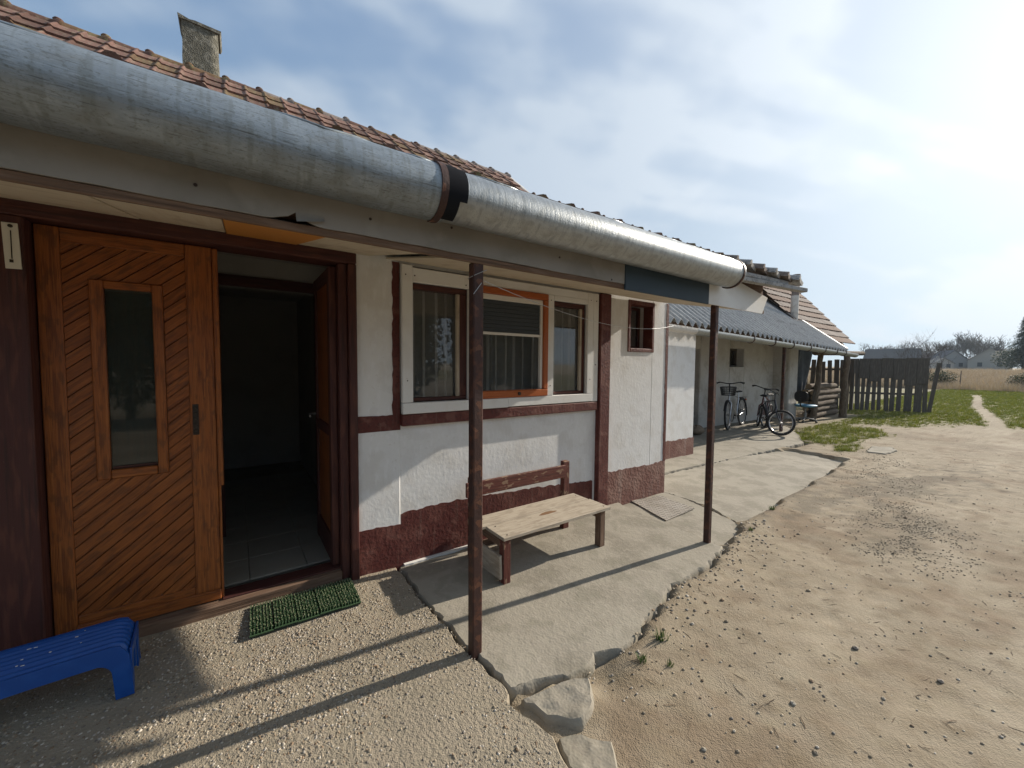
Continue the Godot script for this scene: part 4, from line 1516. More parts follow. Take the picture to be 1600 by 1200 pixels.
func courses(parent: Node, x0: float, x1: float, zr: float, yr: float, slope: float, n: int, expo: float, m: Array, called := "tile_course") -> void:
	var ang := atan(slope)
	for k in n:
		var s0 := k * expo
		var s1 := (k + 1) * expo + .05
		var b := mb()
		var rows := [[], [], []]
		var uvs := [[], [], []]
		var cnt := int((x1 - x0) / .055)
		for i in cnt + 1:
			var x := lerpf(x0, x1, float(i) / cnt)
			var ph := fposmod(x / .22 + (.5 if k % 2 else 0.0), 1.0)
			var h := .02 * exp(-pow((ph - .2) / .13, 2)) + .008 * hn.get_noise_2d(x * 3.0, k * 4.0) + .05 * hn.get_noise_2d(x * .25, k * .1)
			var up := Vector3(0, cos(ang), sin(ang))
			var A := Vector3(x, yr - s0 * sin(ang), zr + s0 * cos(ang)) + up * (h + .0)
			var B := Vector3(x, yr - s1 * sin(ang), zr + s1 * cos(ang)) + up * (h + .035)
			rows[0].append(A); rows[1].append(B); rows[2].append(B - up * .03)
			uvs[0].append(Vector2(x, s0)); uvs[1].append(Vector2(x, s1)); uvs[2].append(Vector2(x, s1 + .03))
		b.grid([rows[0], rows[1]], [uvs[0], uvs[1]], true)
		b.grid([rows[1], rows[2]], [uvs[1], uvs[2]], true)
		b.face([rows[0][cnt], rows[1][cnt], rows[2][cnt]], [Vector2.ZERO, Vector2.ONE * .1, Vector2(.1, 0)], Vector3.RIGHT)
		part(called, b, m[k % m.size()], parent)

func make_annex() -> void:
	var A := thing("outbuilding", "long low outbuilding with grey corrugated lean-to roof and patched plaster walls beyond the farmhouse", "outbuilding")
	var b := mb(false)
	b.slab(Vector3(4.4, -.2, -4.2), Vector3(6.64, 2.2, -3.84), .02)
	part("pier_wall", b, M.limewash, A)
	b = mb(false)
	skin(b, 4.4, 6.645, -.2, [.285, .29, .28, .275], -3.8405, .03)
	part("plinth", b, M.brown_plinth, A)
	var zb := -5.25
	b = mb(false)
	b.slab(Vector3(6.3, -.2, zb - .35), Vector3(8.3, 3.2, zb), .02)
	b.slab(Vector3(8.3, 1.95, zb - .35), Vector3(9.3, 3.2, zb), .02)
	b.slab(Vector3(9.3, -.2, zb - .35), Vector3(10.72, 3.2, zb), .02)
	b.slab(Vector3(10.72, -.2, zb - .35), Vector3(11.5, 1.52, zb), .0)
	b.slab(Vector3(10.72, 2.02, zb - .35), Vector3(11.5, 3.2, zb), .0)
	b.slab(Vector3(11.5, -.2, zb - .35), Vector3(13.36, 3.2, zb), .02)
	part("rear_wall", b, M.old_plaster, A)
	b = mb(false)
	b.slab(Vector3(13.36, -.2, zb - .35), Vector3(13.98, 2.35, -4.82), .03)
	part("cross_wall", b, M.old_plaster, A)
	b = mb(false)
	b.slab(Vector3(4.4, -.2, -9.3), Vector3(17.3, 2.4, -9.0), 0)
	b.slab(Vector3(4.4, -.2, -9.0), Vector3(4.6, 2.4, -4.2), 0)
	b.slab(Vector3(13.99, -.2, -9.0), Vector3(14.12, 3.9, -6.06), 0)
	b.slab(Vector3(13.99, -.2, -6.06), Vector3(14.12, 2.9, -5.6), 0)
	part("back_wall", b, M.old_plaster, A)
	# stable door in shade, small window
	for i in 6:
		b = mb()
		b.slab(Vector3(8.3 + i * .167, -.02, zb - .3), Vector3(8.3 + i * .167 + .16, 1.95, zb - .26), .004)
		part("door_board", b, M.old_timber, A)
	var win := group_node("window", A)
	for f in [[10.72, 10.77, 1.52, 2.02], [11.45, 11.5, 1.52, 2.02], [10.77, 11.45, 1.97, 2.02], [10.77, 11.45, 1.52, 1.57], [11.09, 11.13, 1.57, 1.97]]:
		var q := mb()
		q.slab(Vector3(f[0], f[2], zb - .29), Vector3(f[1], f[3], zb - .2), .004)
		part("frame", q, M.grey_wood, win)
	b = mb(false)
	b.slab(Vector3(10.77, 1.57, zb - .262), Vector3(11.45, 1.97, zb - .258), 0)
	part("pane", b, M.glass, win)
	# roof sheets of fibre cement
	var Rf := group_node("lean_to_roof", A)
	var sx := 4.42
	var nn := 0
	while sx < 14.4:
		for k in 2:
			var q := mb()
			var rows := []
			var uvs := []
			var off := rng.randf_range(-.02, .02)
			var z0 := -3.78 + off - k * 1.28
			var z1 := z0 - 1.42
			for j in 4:
				var z := lerpf(z0, z1, j / 3.0)
				var row := []
				var uv := []
				for i in 79:
					var x := sx + 1.16 * i / 78.0
					if x > 14.5: x = 14.5
					var y := eave_y(x) + (-3.8 - z) * .8 + .045 * sin(x * TAU / .215) + k * -.012 + .012 * hn.get_noise_2d(x, z) + (nn % 2) * .006 + .02
					row.append(Vector3(x, y, z)); uv.append(Vector2(x, z))
				rows.append(row); uvs.append(uv)
			q.grid(rows, uvs, false)
			var lowr := []
			for p in rows[0]: lowr.append(p - Vector3(0, .009, 0))
			q.grid([lowr, rows[0]], [uvs[0], uvs[0]], false)
			part("roof_sheet", q, M.fibre_cement, Rf)
			nn += 1
		sx += 1.1
	# flashing up the right-hand edge
	b = mb()
	b.beam(Vector3(14.47, eave_y(14.4) + .06, -3.8), Vector3(14.47, eave_y(14.4) + .06 + 2.1 * .8, -5.9), .03, .12, Vector3.UP, .004)
	part("flashing", b, M.white_board, Rf)
	b = mb()
	b.beam(Vector3(4.42, eave_y(4.4) - .03, -3.86), Vector3(14.5, eave_y(14.5) - .03, -3.86), .06, .05)
	part("wall_plate", b, M.old_timber, A)
	for i in 11:
		b = mb()
		var x := 4.7 + i * .95
		b.beam(Vector3(x, eave_y(x) - .04, -3.82), Vector3(x, eave_y(x) - .04 + .8 * 1.45, -5.27), .08, .06)
		part("rafter", b, M.old_timber, A)
	# gutter
	var G := group_node("gutter", A)
	var seg := [5.0, 6.3, 8.3, 10.2, 12.1, 13.6, 14.75]
	for k in 6:
		var q := mb()
		var rows := []
		var uvs := []
		for i in 9:
			var x := lerpf(seg[k], seg[k + 1] + .03, i / 8.0)
			var cy := 2.155 - (x - 6.0) * .029
			var row := []
			var uv := []
			for j in 13:
				var a := deg_to_rad(lerpf(15.0, -195.0, j / 12.0))
				var r := .08 + k % 2 * .002
				row.append(Vector3(x, cy + sin(a) * r + .004 * hn.get_noise_2d(x * 5.0, 2.0), -3.69 + cos(a) * r)); uv.append(Vector2(x, a * r))
			rows.append(row); uvs.append(uv)
		q.grid(rows, uvs, false)
		part("gutter_length", q, M.zinc_bright if k > 0 else M.old_plaster, G)
	for x in [6.9, 8.3, 9.25, 10.2, 11.2, 12.15, 13.0, 13.7]:
		var q := mb()
		var pts := []
		for j in 11:
			var a := deg_to_rad(lerpf(20.0, -180.0, j / 10.0))
			pts.append(Vector3(x, 2.155 - (x - 6.0) * .029 + sin(a) * .086, -3.69 + cos(a) * .086))
		q.tube(pts, .009, 6)
		part("bracket", q, M.rusty_steel, G)
	# posts
	b = mb()
	b.slab(Vector3(10.57, -.05, -3.98), Vector3(10.63, eave_y(10.6) - .05, -3.92), .005)
	part("steel_post", b, M.rusty_steel, A)
	for p in [[Vector3(13.5, -.1, -4.24), Vector3(13.62, 1.9, -4.16), .085], [Vector3(15.15, -.1, -4.02), Vector3(15.25, 1.95, -4.0), .1]]:
		b = mb()
		var pts := []
		var rad := []
		for i in 9:
			var f := i / 8.0
			pts.append((p[0] as Vector3).lerp(p[1], f) + Vector3(hn.get_noise_2d(i * 2.0, p[2] * 50.0), 0, hn.get_noise_2d(i * 2.0, p[2] * 90.0)) * .05)
			rad.append(p[2] * (1.0 - .2 * f) * (1.0 + .1 * hn.get_noise_2d(i * 4.0, 1.0)))
		b.tube(pts, rad, 10)
		part("round_post", b, M.bark, A)
	b = mb()
	b.tube([Vector3(13.3, 1.93, -4.2), Vector3(17.3, 2.0, -4.12)], .07, 8)
	part("tie_log", b, M.bark, A)
	# tiled ridge and the steep tiled end
	var T := group_node("tile_roof", A)
	courses(T, 4.45, 14.0, -6.5, 4.97, 1.0, 4, .27, [M.clay_tile, M.clay_tile_pale])
	courses(T, 13.7, 17.5, -6.66, 4.95, 1.155, 12, .285, [M.grey_tile, M.clay_tile_dark])
	var cap := mb(false)
	var rr := []
	var uu := []
	for j in 5:
		var z: float = [0.0, .03, .3, .34, .37][j]
		var r: float = [.09, .1, .088, .108, .108][j]
		var row := []
		var uv := []
		for i in 9:
			var a := PI * i / 8.0
			row.append(Vector3(z, sin(a) * r, cos(a) * r)); uv.append(Vector2(z, a * r))
		rr.append(row); uu.append(uv)
	cap.grid(rr, uu, true)
	cap.tube([Vector3(.34, .09, 0), Vector3(.34, .13, 0), Vector3(.34, .15, 0)], [.035, .042, .015], 8)
	var cm := cap.mesh()
	for i in 37:
		part_mesh("ridge_cap", cm, T, Transform3D(Basis.IDENTITY, Vector3(4.4 + i * .35, 4.93 + .02 * hn.get_noise_2d(i * .8, 3.0), -6.55)), "", [M.grey_tile, M.clay_tile_dark][i % 2])
	b = mb(false)
	b.face([Vector3(4.4, 4.95, -6.6), Vector3(17.5, 4.9, -6.7), Vector3(17.5, 2.3, -9.4), Vector3(4.4, 2.3, -9.4)], [Vector2.ZERO, Vector2(13, 0), Vector2(13, 4), Vector2(0, 4)], Vector3(0, 1, -1))
	b.face([Vector3(4.4, 4.25, -5.85), Vector3(13.8, 4.25, -5.85), Vector3(13.8, 3.2, -5.6), Vector3(4.4, 3.2, -5.6)], [Vector2.ZERO, Vector2(9, 0), Vector2(9, 1), Vector2(0, 1)], Vector3(0, 0, 1))
	part("roof_deck", b, M.clay_tile_dark, T)
	b = mb(false)
	b.prism(PackedVector2Array([Vector2(4.6, 2.3), Vector2(9.2, 2.3), Vector2(6.66, 4.85)]), Vector3(17.25, 0, 0), Basis(Vector3(0, 0, -1), Vector3.UP, Vector3.RIGHT), -.1)
	part("gable", b, M.old_timber, A)
	b = mb()
	b.tube([Vector3(14.02, 2.85, -5.0), Vector3(14.03, 3.7, -5.0)], .105, 12)
	part("vent_pipe", b, M.old_plaster, A)
	b = mb()
	b.tube([Vector3(14.03, 3.68, -5.0), Vector3(14.04, 3.72, -5.0), Vector3(14.06, 4.3, -5.0), Vector3(14.06, 4.34, -5.0)], [.1, .1, .105, .11], 12)
	part("vent_pipe", b, M.grey_tile, A)
	# added boards closing the back of the wood store, to make it dark
	for i in 14:
		b = mb()
		var x := 14.13 + i * .228
		b.slab(Vector3(x, -.1, -6.05), Vector3(x + .22, 2.9, -6.02), .003)
		part("added_store_board", b, M.old_timber, A)

	# sheet hung in the wood store
	b = mb(false)
	var rows := []
	var uvs := []
	for j in 9:
		var row := []
		var uv := []
		for i in 17:
			var u := i / 16.0
			var v := j / 8.0
			row.append(Vector3(14.02 + 1.3 * u * (1.0 - .12 * v), 2.35 - 1.75 * v - .25 * u * v, -4.9 + .06 * sin(u * 9.0 + v * 3.0) + .04 * sin(u * 17.0) - .1 * v)); uv.append(Vector2(u, v))
		rows.append(row); uvs.append(uv)
	b.grid(rows, uvs, true)
	tag(top("hanging_tarpaulin", b.mesh(M.tarp)), "dark tarpaulin hanging beside the firewood stack", "tarpaulin")
	# firewood logs, stacked lengthwise
	for layer in 6:
		for d in 2:
			var y := .1 + layer * .168
			var r := rng.randf_range(.075, .095)
			var x0 := 13.98 + rng.randf_range(0, .12) + (.2 if layer > 4 else 0.0)
			var x1 := 16.0 + rng.randf_range(-.3, .15)
			var q := mb()
			var pts := []
			var rad := []
			for i in 7:
				pts.append(Vector3(lerpf(x0, x1, i / 6.0), y + .015 * hn.get_noise_2d(i * 2.0, layer * 5.0 + d), -4.42 - d * .19 + .02 * hn.get_noise_2d(i * 2.0, layer * 9.0 + d)))
				rad.append(r * (1.0 + .06 * hn.get_noise_2d(i * 3.0, layer * 3.0)))
			var L := thing("firewood_log", "", "log", Vector3.ZERO, 0, "logs stacked in the wood store")
			q.tube(pts, rad, 9, false)
			part("bark", q, M.bark, L)
			for e in [0, 6]:
				q = mb()
				var c: Vector3 = pts[e]
				q.tube([c - Vector3(.012, 0, 0), c + Vector3(.012, 0, 0)], rad[e] * .96, 9)
				part("cut_end", q, M.log_end, L)
			var nth: String = ["bottom", "second", "third", "fourth", "fifth", "top"][layer]
			L.set_meta("label", "grey split log in the %s layer of the firewood stack, %s row" % [nth, "front" if d == 0 else "rear"])

func make_fence() -> void:
	var F := thing("board_fence", "tall weathered board fence of uneven slats beside the wood store", "fence")
	var pts := [Vector3(19.25, 0, -2.86), Vector3(18.1, 0, -4.62), Vector3(17.75, 0, -6.2)]
	for s in 2:
		var a: Vector3 = pts[s]
		var c: Vector3 = pts[s + 1]
		var d := (c - a).normalized()
		var nrm := Vector3(d.z, 0, -d.x)
		if nrm.x > 0: nrm = -nrm
		var len := a.distance_to(c)
		var bas := Basis(d, Vector3.UP, d.cross(Vector3.UP))
		for y in [.62, 1.45]:
			var b := mb()
			b.beam(a + Vector3(0, y, 0), c + Vector3(0, y, 0), .07, .05)
			part("rail", b, M.grey_wood, F)
		var x := .06
		var i := 0
		while x < len - .05:
			var w := rng.randf_range(.1, .15)
			var wide := s == 0 and (i == 1 or i == 2)
			if wide: w = .2
			var lo := gy(a.x, a.z) - .02
			var h := 1.78 + rng.randf_range(-.05, .05)
			var b := mb()
			b.box(a + d * x + nrm * .042 + Vector3(0, (h + lo) * .5, 0), Vector3(w, h - lo, .024), bas * Basis(Vector3(0, 0, 1), rng.randf_range(-.03, .03)), .003)
			part("slat", b, M.grey_wood, F)
			x += w + rng.randf_range(.035, .07)
			i += 1
		if s == 0:
			x = .0
			for k in 7:
				var w := rng.randf_range(.27, .34)
				var y0 := [.98, .92, 1.1, 1.16, 1.02, 1.12, 1.3][k] as float
				var b := mb()
				b.box(a + d * (x + w * .5) + nrm * .07 + Vector3(0, (y0 + 1.86) * .5 + .0, 0), Vector3(w - .008, 1.86 - y0 + rng.randf_range(-.04, .03), .022), bas * Basis(Vector3(0, 0, 1), rng.randf_range(-.012, .012)), .003)
				part("upper_board", b, M.grey_wood, F)
				x += w
	var b := mb()
	b.beam(Vector3(19.28, -.1, -2.8), Vector3(19.35, 1.7, -2.62), .09, .09)
	part("end_post", b, M.grey_wood, F)
	b = mb()
	b.beam(Vector3(18.05, -.1, -4.55), Vector3(18.05, 1.8, -4.55), .1, .1)
	part("post", b, M.grey_wood, F)

# ---------------------------------------------------------------- things in the yard
func make_bench() -> void:
	var B := thing("garden_bench", "low homemade bench with bare plank seat and a worn maroon back rail", "bench")
	var b := mb()
	b.slab(Vector3(1.5, .312, -2.47), Vector3(2.6, .336, -2.225), .003)
	part("seat_plank", b, M.bare_wood, B)
	b = mb()
	b.slab(Vector3(1.47, .313, -2.668), Vector3(2.585, .337, -2.474), .003)
	part("seat_plank", b, M.bare_wood, B)
	for p in [[1.535, -2.26, .0, M.worn_maroon_wood], [2.53, -2.275, .0, M.old_timber]]:
		b = mb()
		b.slab(Vector3(p[0] - .03, -.004, p[1] - .035), Vector3(p[0] + .03, .311, p[1] + .028), .004)
		part("leg", b, p[3], B)
	for x in [1.535, 2.53]:
		b = mb()
		b.slab(Vector3(x - .035, -.004, -2.755), Vector3(x + .035, .64, -2.7), .004)
		part("rear_post", b, M.worn_maroon_wood, B)
		b = mb()
		b.slab(Vector3(x - .02, .24, -2.699), Vector3(x + .02, .31, -2.296), .003)
		part("bearer", b, M.old_timber, B)
	b = mb()
	b.slab(Vector3(1.45, .5, -2.698), Vector3(2.494, .615, -2.674), .004)
	part("back_rail", b, M.worn_maroon_wood, B)
	b = mb()
	b.slab(Vector3(1.566, .05, -2.74), Vector3(2.49, .1, -2.715), .004)
	part("stretcher", b, M.old_timber, B)
	b = mb()
	b.beam(Vector3(1.49, .1, -2.7), Vector3(1.49, .12, -2.245), .17, .022, Vector3.UP, .003)
	part("end_board", b, M.bare_wood, B, "pale loose board nailed across the bench end")
	var sp := PackedVector2Array()
	for i in 18:
		var a := TAU * i / 18.0
		sp.append(Vector2(2.06 + cos(a) * .085 * (1.0 + .2 * sin(a * 3.0)), -2.42 + sin(a) * .022))
	b = mb()
	b.prism(sp, Vector3(0, .3372, 0), Basis(Vector3.RIGHT, Vector3(0, 0, 1), Vector3(0, -1, 0)), .002)
	part("stain", b, M.stain_brown, B)
	for q in [[1.55, -2.6], [2.55, -2.6], [1.55, -2.26], [2.56, -2.27], [1.56, -2.43]]:
		b = mb()
		b.tube([Vector3(q[0], .335, q[1]), Vector3(q[0], .3385, q[1])], .006, 7)
		part("nail_head", b, M.nail, B)

func make_mat() -> void:
	var T := thing("door_mat", "green plastic bristle mat lying before the open door", "door mat", Vector3(.325, 0, -2.695), -.02)
	for k in 5:
		var b := mb()
		var x0 := -.295 + k * .119
		for i in 7:
			var x := x0 + i * .0165 + .004
			b.box(Vector3(x, .036, 0), Vector3(.005, .022, .3), Basis.IDENTITY, .001)
			for j in 15:
				b.box(Vector3(x + .0065, .042 + rng.randf_range(-.004, .006), -.14 + j * .02), Vector3(.004, .02, .006), Basis(Vector3(1, 0, 0), rng.randf_range(-.4, .4)), .0)
		for z in [-.15, -.05, .05, .15]: b.box(Vector3(x0 + .056, .03, z), Vector3(.117, .008, .008), Basis.IDENTITY, .001)
		var o := part("mat_module", b, M.mat_green, T)
		b = mb()
		for i in 7:
			for j in 15:
				b.box(Vector3(x0 + i * .0165 + .004 + rng.randf_range(-.003, .006), .049, -.14 + j * .02 + rng.randf_range(-.005, .005)), Vector3(.0035, .008, .005), Basis(Vector3(1, 0, .4).normalized(), rng.randf_range(-.7, .7)), .0)
		part("bristle_tips", b, M.mat_tip, o)
		o.position.y = .004 * (k % 2)
	var b2 := mb()
	b2.slab(Vector3(-.29, .012, -.148), Vector3(.295, .025, .148), .002)
	part("base", b2, M.mat_dark, T)

func make_stool() -> void:
	var T := thing("plastic_stool", "scuffed blue plastic stool with ribbed top standing before the closed door leaf", "stool", Vector3(-.73, 0.012, -2.545), .06)
	var hx := .29
	var hz := .125
	var h := .255
	# ribbed top whose rim turns down all round
	var b := mb()
	var rows := []
	var uvs := []
	for i in 41:
		var u := i / 40.0 * 2.0 - 1.0
		var row := []
		var uv := []
		for j in 57:
			var v := j / 56.0 * 2.0 - 1.0
			var ex := maxf(0.0, absf(u) - .8) / .2
			var ez := maxf(0.0, absf(v) - .75) / .25
			var y := h + .009 * cos(v * 7.0 * PI) * (1.0 - ez) * (1.0 - ex * .5)
			y -= .055 * (1.0 - sqrt(maxf(0.0, 1.0 - ex * ex))) + .04 * (1.0 - sqrt(maxf(0.0, 1.0 - ez * ez)))
			row.append(Vector3(u * hx, y, v * hz)); uv.append(Vector2(u, v))
		rows.append(row); uvs.append(uv)
	b.grid(rows, uvs, true)
	part("ribbed_top", b, M.blue_plastic, T)
	# front and rear aprons, arched between the legs
	for s in [-1.0, 1.0]:
		var poly := PackedVector2Array([Vector2(-hx - .012, 0), Vector2(-hx + .05, 0)])
		for i in 13:
			var a := PI - PI * i / 12.0
			var cx := (hx - .058 - .06) * signf(cos(a)) if absf(cos(a)) > .01 else 0.0
			poly.append(Vector2(cx + .06 * cos(a), .12 + .06 * sin(a)))
		poly.append_array(PackedVector2Array([Vector2(hx - .05, 0), Vector2(hx + .012, 0), Vector2(hx, h - .06), Vector2(hx - .03, h - .012), Vector2(hx - .06, h - .004), Vector2(-hx + .06, h - .004), Vector2(-hx + .03, h - .012), Vector2(-hx, h - .06)]))
		b = mb()
		b.prism(poly, Vector3(0, 0, s * (hz + .004) - .004), Basis(Vector3.RIGHT, Vector3(0, 1, s * .0), Vector3(0, 0, 1)), .008)
		part("apron", b, M.blue_plastic, T)
		# slotted ends
		for k in 3:
			b = mb()
			var w := [.05, .03, .05][k] as float
			var zc := [-.1, 0.0, .1][k] as float
			b.slab(Vector3(s * (hx + .004) - .004, .0 if k != 1 else .06, zc - w * .5), Vector3(s * (hx + .004) + .004, h - .05, zc + w * .5), .002)
			part("leg" if k != 1 else "end_rib", b, M.blue_plastic, T)
		b = mb()
		b.slab(Vector3(s * (hx + .004) - .0045, h - .085, -hz + .002), Vector3(s * (hx + .004) + .0045, h - .04, hz - .002), .002)
		part("end_rim", b, M.blue_plastic, T)
	# scuffs of dried lime
	for i in 26:
		b = mb()
		var u := rng.randf_range(-.75, .75)
		var v := rng.randf_range(-.7, .7)
		b.box(Vector3(u * hx, h + .001 + .009 * cos(v * 7.0 * PI), v * hz), Vector3(rng.randf_range(.004, .016), .002, rng.randf_range(.002, .006)), Basis(Vector3.UP, rng.randf_range(-.6, .6)), .0005)
		part("lime_speck", b, M.lime_edge, T)

func make_small_things() -> void:
	# thermometer plate on the door jamb
	var T := thing("wall_thermometer", "small aged white thermometer plate hung on the dark door jamb", "thermometer", Vector3(-.842, 2.08, WZ + .031))
	var b := mb()
	b.box(Vector3(0, 0, .003), Vector3(.05, .21, .006), Basis(Vector3(0, 0, 1), .03), .002)
	part("plate", b, M.white_enamel, T)
	b = mb()
	b.tube([Vector3(0, -.06, .007), Vector3(.0, .07, .007)], .002, 6)
	part("tube", b, M.brass_dark, T)
	b = mb()
	b.box(Vector3(-.002, -.07, .0065), Vector3(.012, .014, .002), Basis.IDENTITY, 0)
	b.tube([Vector3(0, .09, .004), Vector3(0, .09, .012)], .008, 8)
	part("mark", b, M.brass_dark, T)
	# wire strung from the post to the house corner
	b = mb()
	var a := Vector3(1.03, 1.98, -1.76)
	var c := Vector3(4.37, 2.03, -2.82)
	var pts := []
	for i in 25:
		var f := i / 24.0
		pts.append(a.lerp(c, f) - Vector3(0, .12 * 4.0 * f * (1.0 - f), 0))
	b.tube(pts, .0018, 5)
	b.tube([Vector3(1.062, 2.03, -1.75), Vector3(1.0, 2.0, -1.745), Vector3(.98, 1.985, -1.8), Vector3(1.03, 1.975, -1.83), Vector3(1.064, 1.97, -1.79), Vector3(1.03, 1.96, -1.748), Vector3(.985, 1.9, -1.75)], .002, 5)
	tag(top("clothes_wire", b.mesh(M.wire_steel)), "thin steel wire strung from the porch post to the house corner", "wire")
	# steel cover plate with raised diamonds
	var P := thing("cover_plate", "rusty steel checker plate covering a pit beside the house corner", "cover plate", Vector3(3.86, -.038, -2.6), 0)
	b = mb()
	var q := PackedVector2Array([Vector2(-.3, .28), Vector2(-.12, -.3), Vector2(.32, -.22), Vector2(.27, .25)])
	b.prism(q, Vector3(0, 0.008, 0), Basis(Vector3.RIGHT, Vector3(0, 0, 1), Vector3(0, -1, 0)), .008)
	part("plate", b, M.checker_steel, P)
	b = mb()
	for i in 16:
		for j in 14:
			var p := Vector2(-.32 + i * .042, -.3 + j * .042)
			if not Geometry2D.is_point_in_polygon(p, q): continue
			b.box(Vector3(p.x, .0095, p.y), Vector3(.03, .003, .007), Basis(Vector3.UP, PI / 4 if (i + j) % 2 else -PI / 4), .001)
	part("diamond_relief", b, M.checker_steel, P).set_meta("kind", "stuff")
	# a small slab lying in the sand
	var cs := cast_shape(PackedVector2Array([Vector2(9.35, -2.12), Vector2(10.1, -2.2), Vector2(10.35, -1.95), Vector2(9.95, -1.8), Vector2(9.4, -1.86)]), func(x, z): return .012 + hn.get_noise_2d(x * 3.0, z * 3.0) * .006, .12, .03)
	tag(top("paving_slab", cs.mesh(M.concrete)), "small pale slab sunk in the sand beside the grass patch", "paving slab")
	# weeds along the slab edge
	var wm := tuft_mesh(34, .07, .045, .0045, M.weed)
	var lab := ["small green weed in the sand below the bench slab", "yellowish weed tuft at the crumbling slab edge", "thin weed in the joint beside the far porch post", "low weed growing from the yard pavement's edge", "sparse weed past the slab's broken hollow"]
	var at := [[1.75, -1.26], [1.98, -1.3], [3.98, -1.7], [4.75, -1.83], [1.85, -1.16]]
	for i in 5:
		var x: float = at[i][0]
		var z: float = at[i][1]
		var o := top("weed", wm)
		o.position = Vector3(x, gy(x, z) - .003 if not inside(x, z, SLAB_D) else -.05, z)
		o.rotation.y = i * 1.3
		o.scale = Vector3.ONE * [.55, .75, .5, .7, .4][i]
		tag(o, lab[i], "weed", "weeds along the pavement")
	# stones left by the stable door
	for i in 3:
		b = mb()
		var rows := []
		var uvs := []
		for k in 6:
			var t := PI * k / 5.0
			var row := []
			var uv := []
			for j in 9:
				var p := TAU * j / 8.0
				row.append(Vector3(sin(t) * cos(p) * .22, .1 + cos(t) * .11, sin(t) * sin(p) * .17) * (1.0 + .15 * hn.get_noise_3d(cos(p) * 3.0, t * 3.0 + i * 7.0, sin(p) * 3.0))); uv.append(Vector2(p, t))
			rows.append(row); uvs.append(uv)
		b.grid(rows, uvs, true, true)
		var o := top("field_stone", b.mesh(M.rubble))
		o.position = [Vector3(8.0, -.01, -4.95), Vector3(8.5, -.01, -4.85), Vector3(8.2, .17, -4.95)][i]
		tag(o, ["brown rubble stone by the outbuilding pier", "flat rubble stone lying apart in front of the stable door", "rubble stone resting on top of another by the pier"][i], "stone", "stones by the stable door")

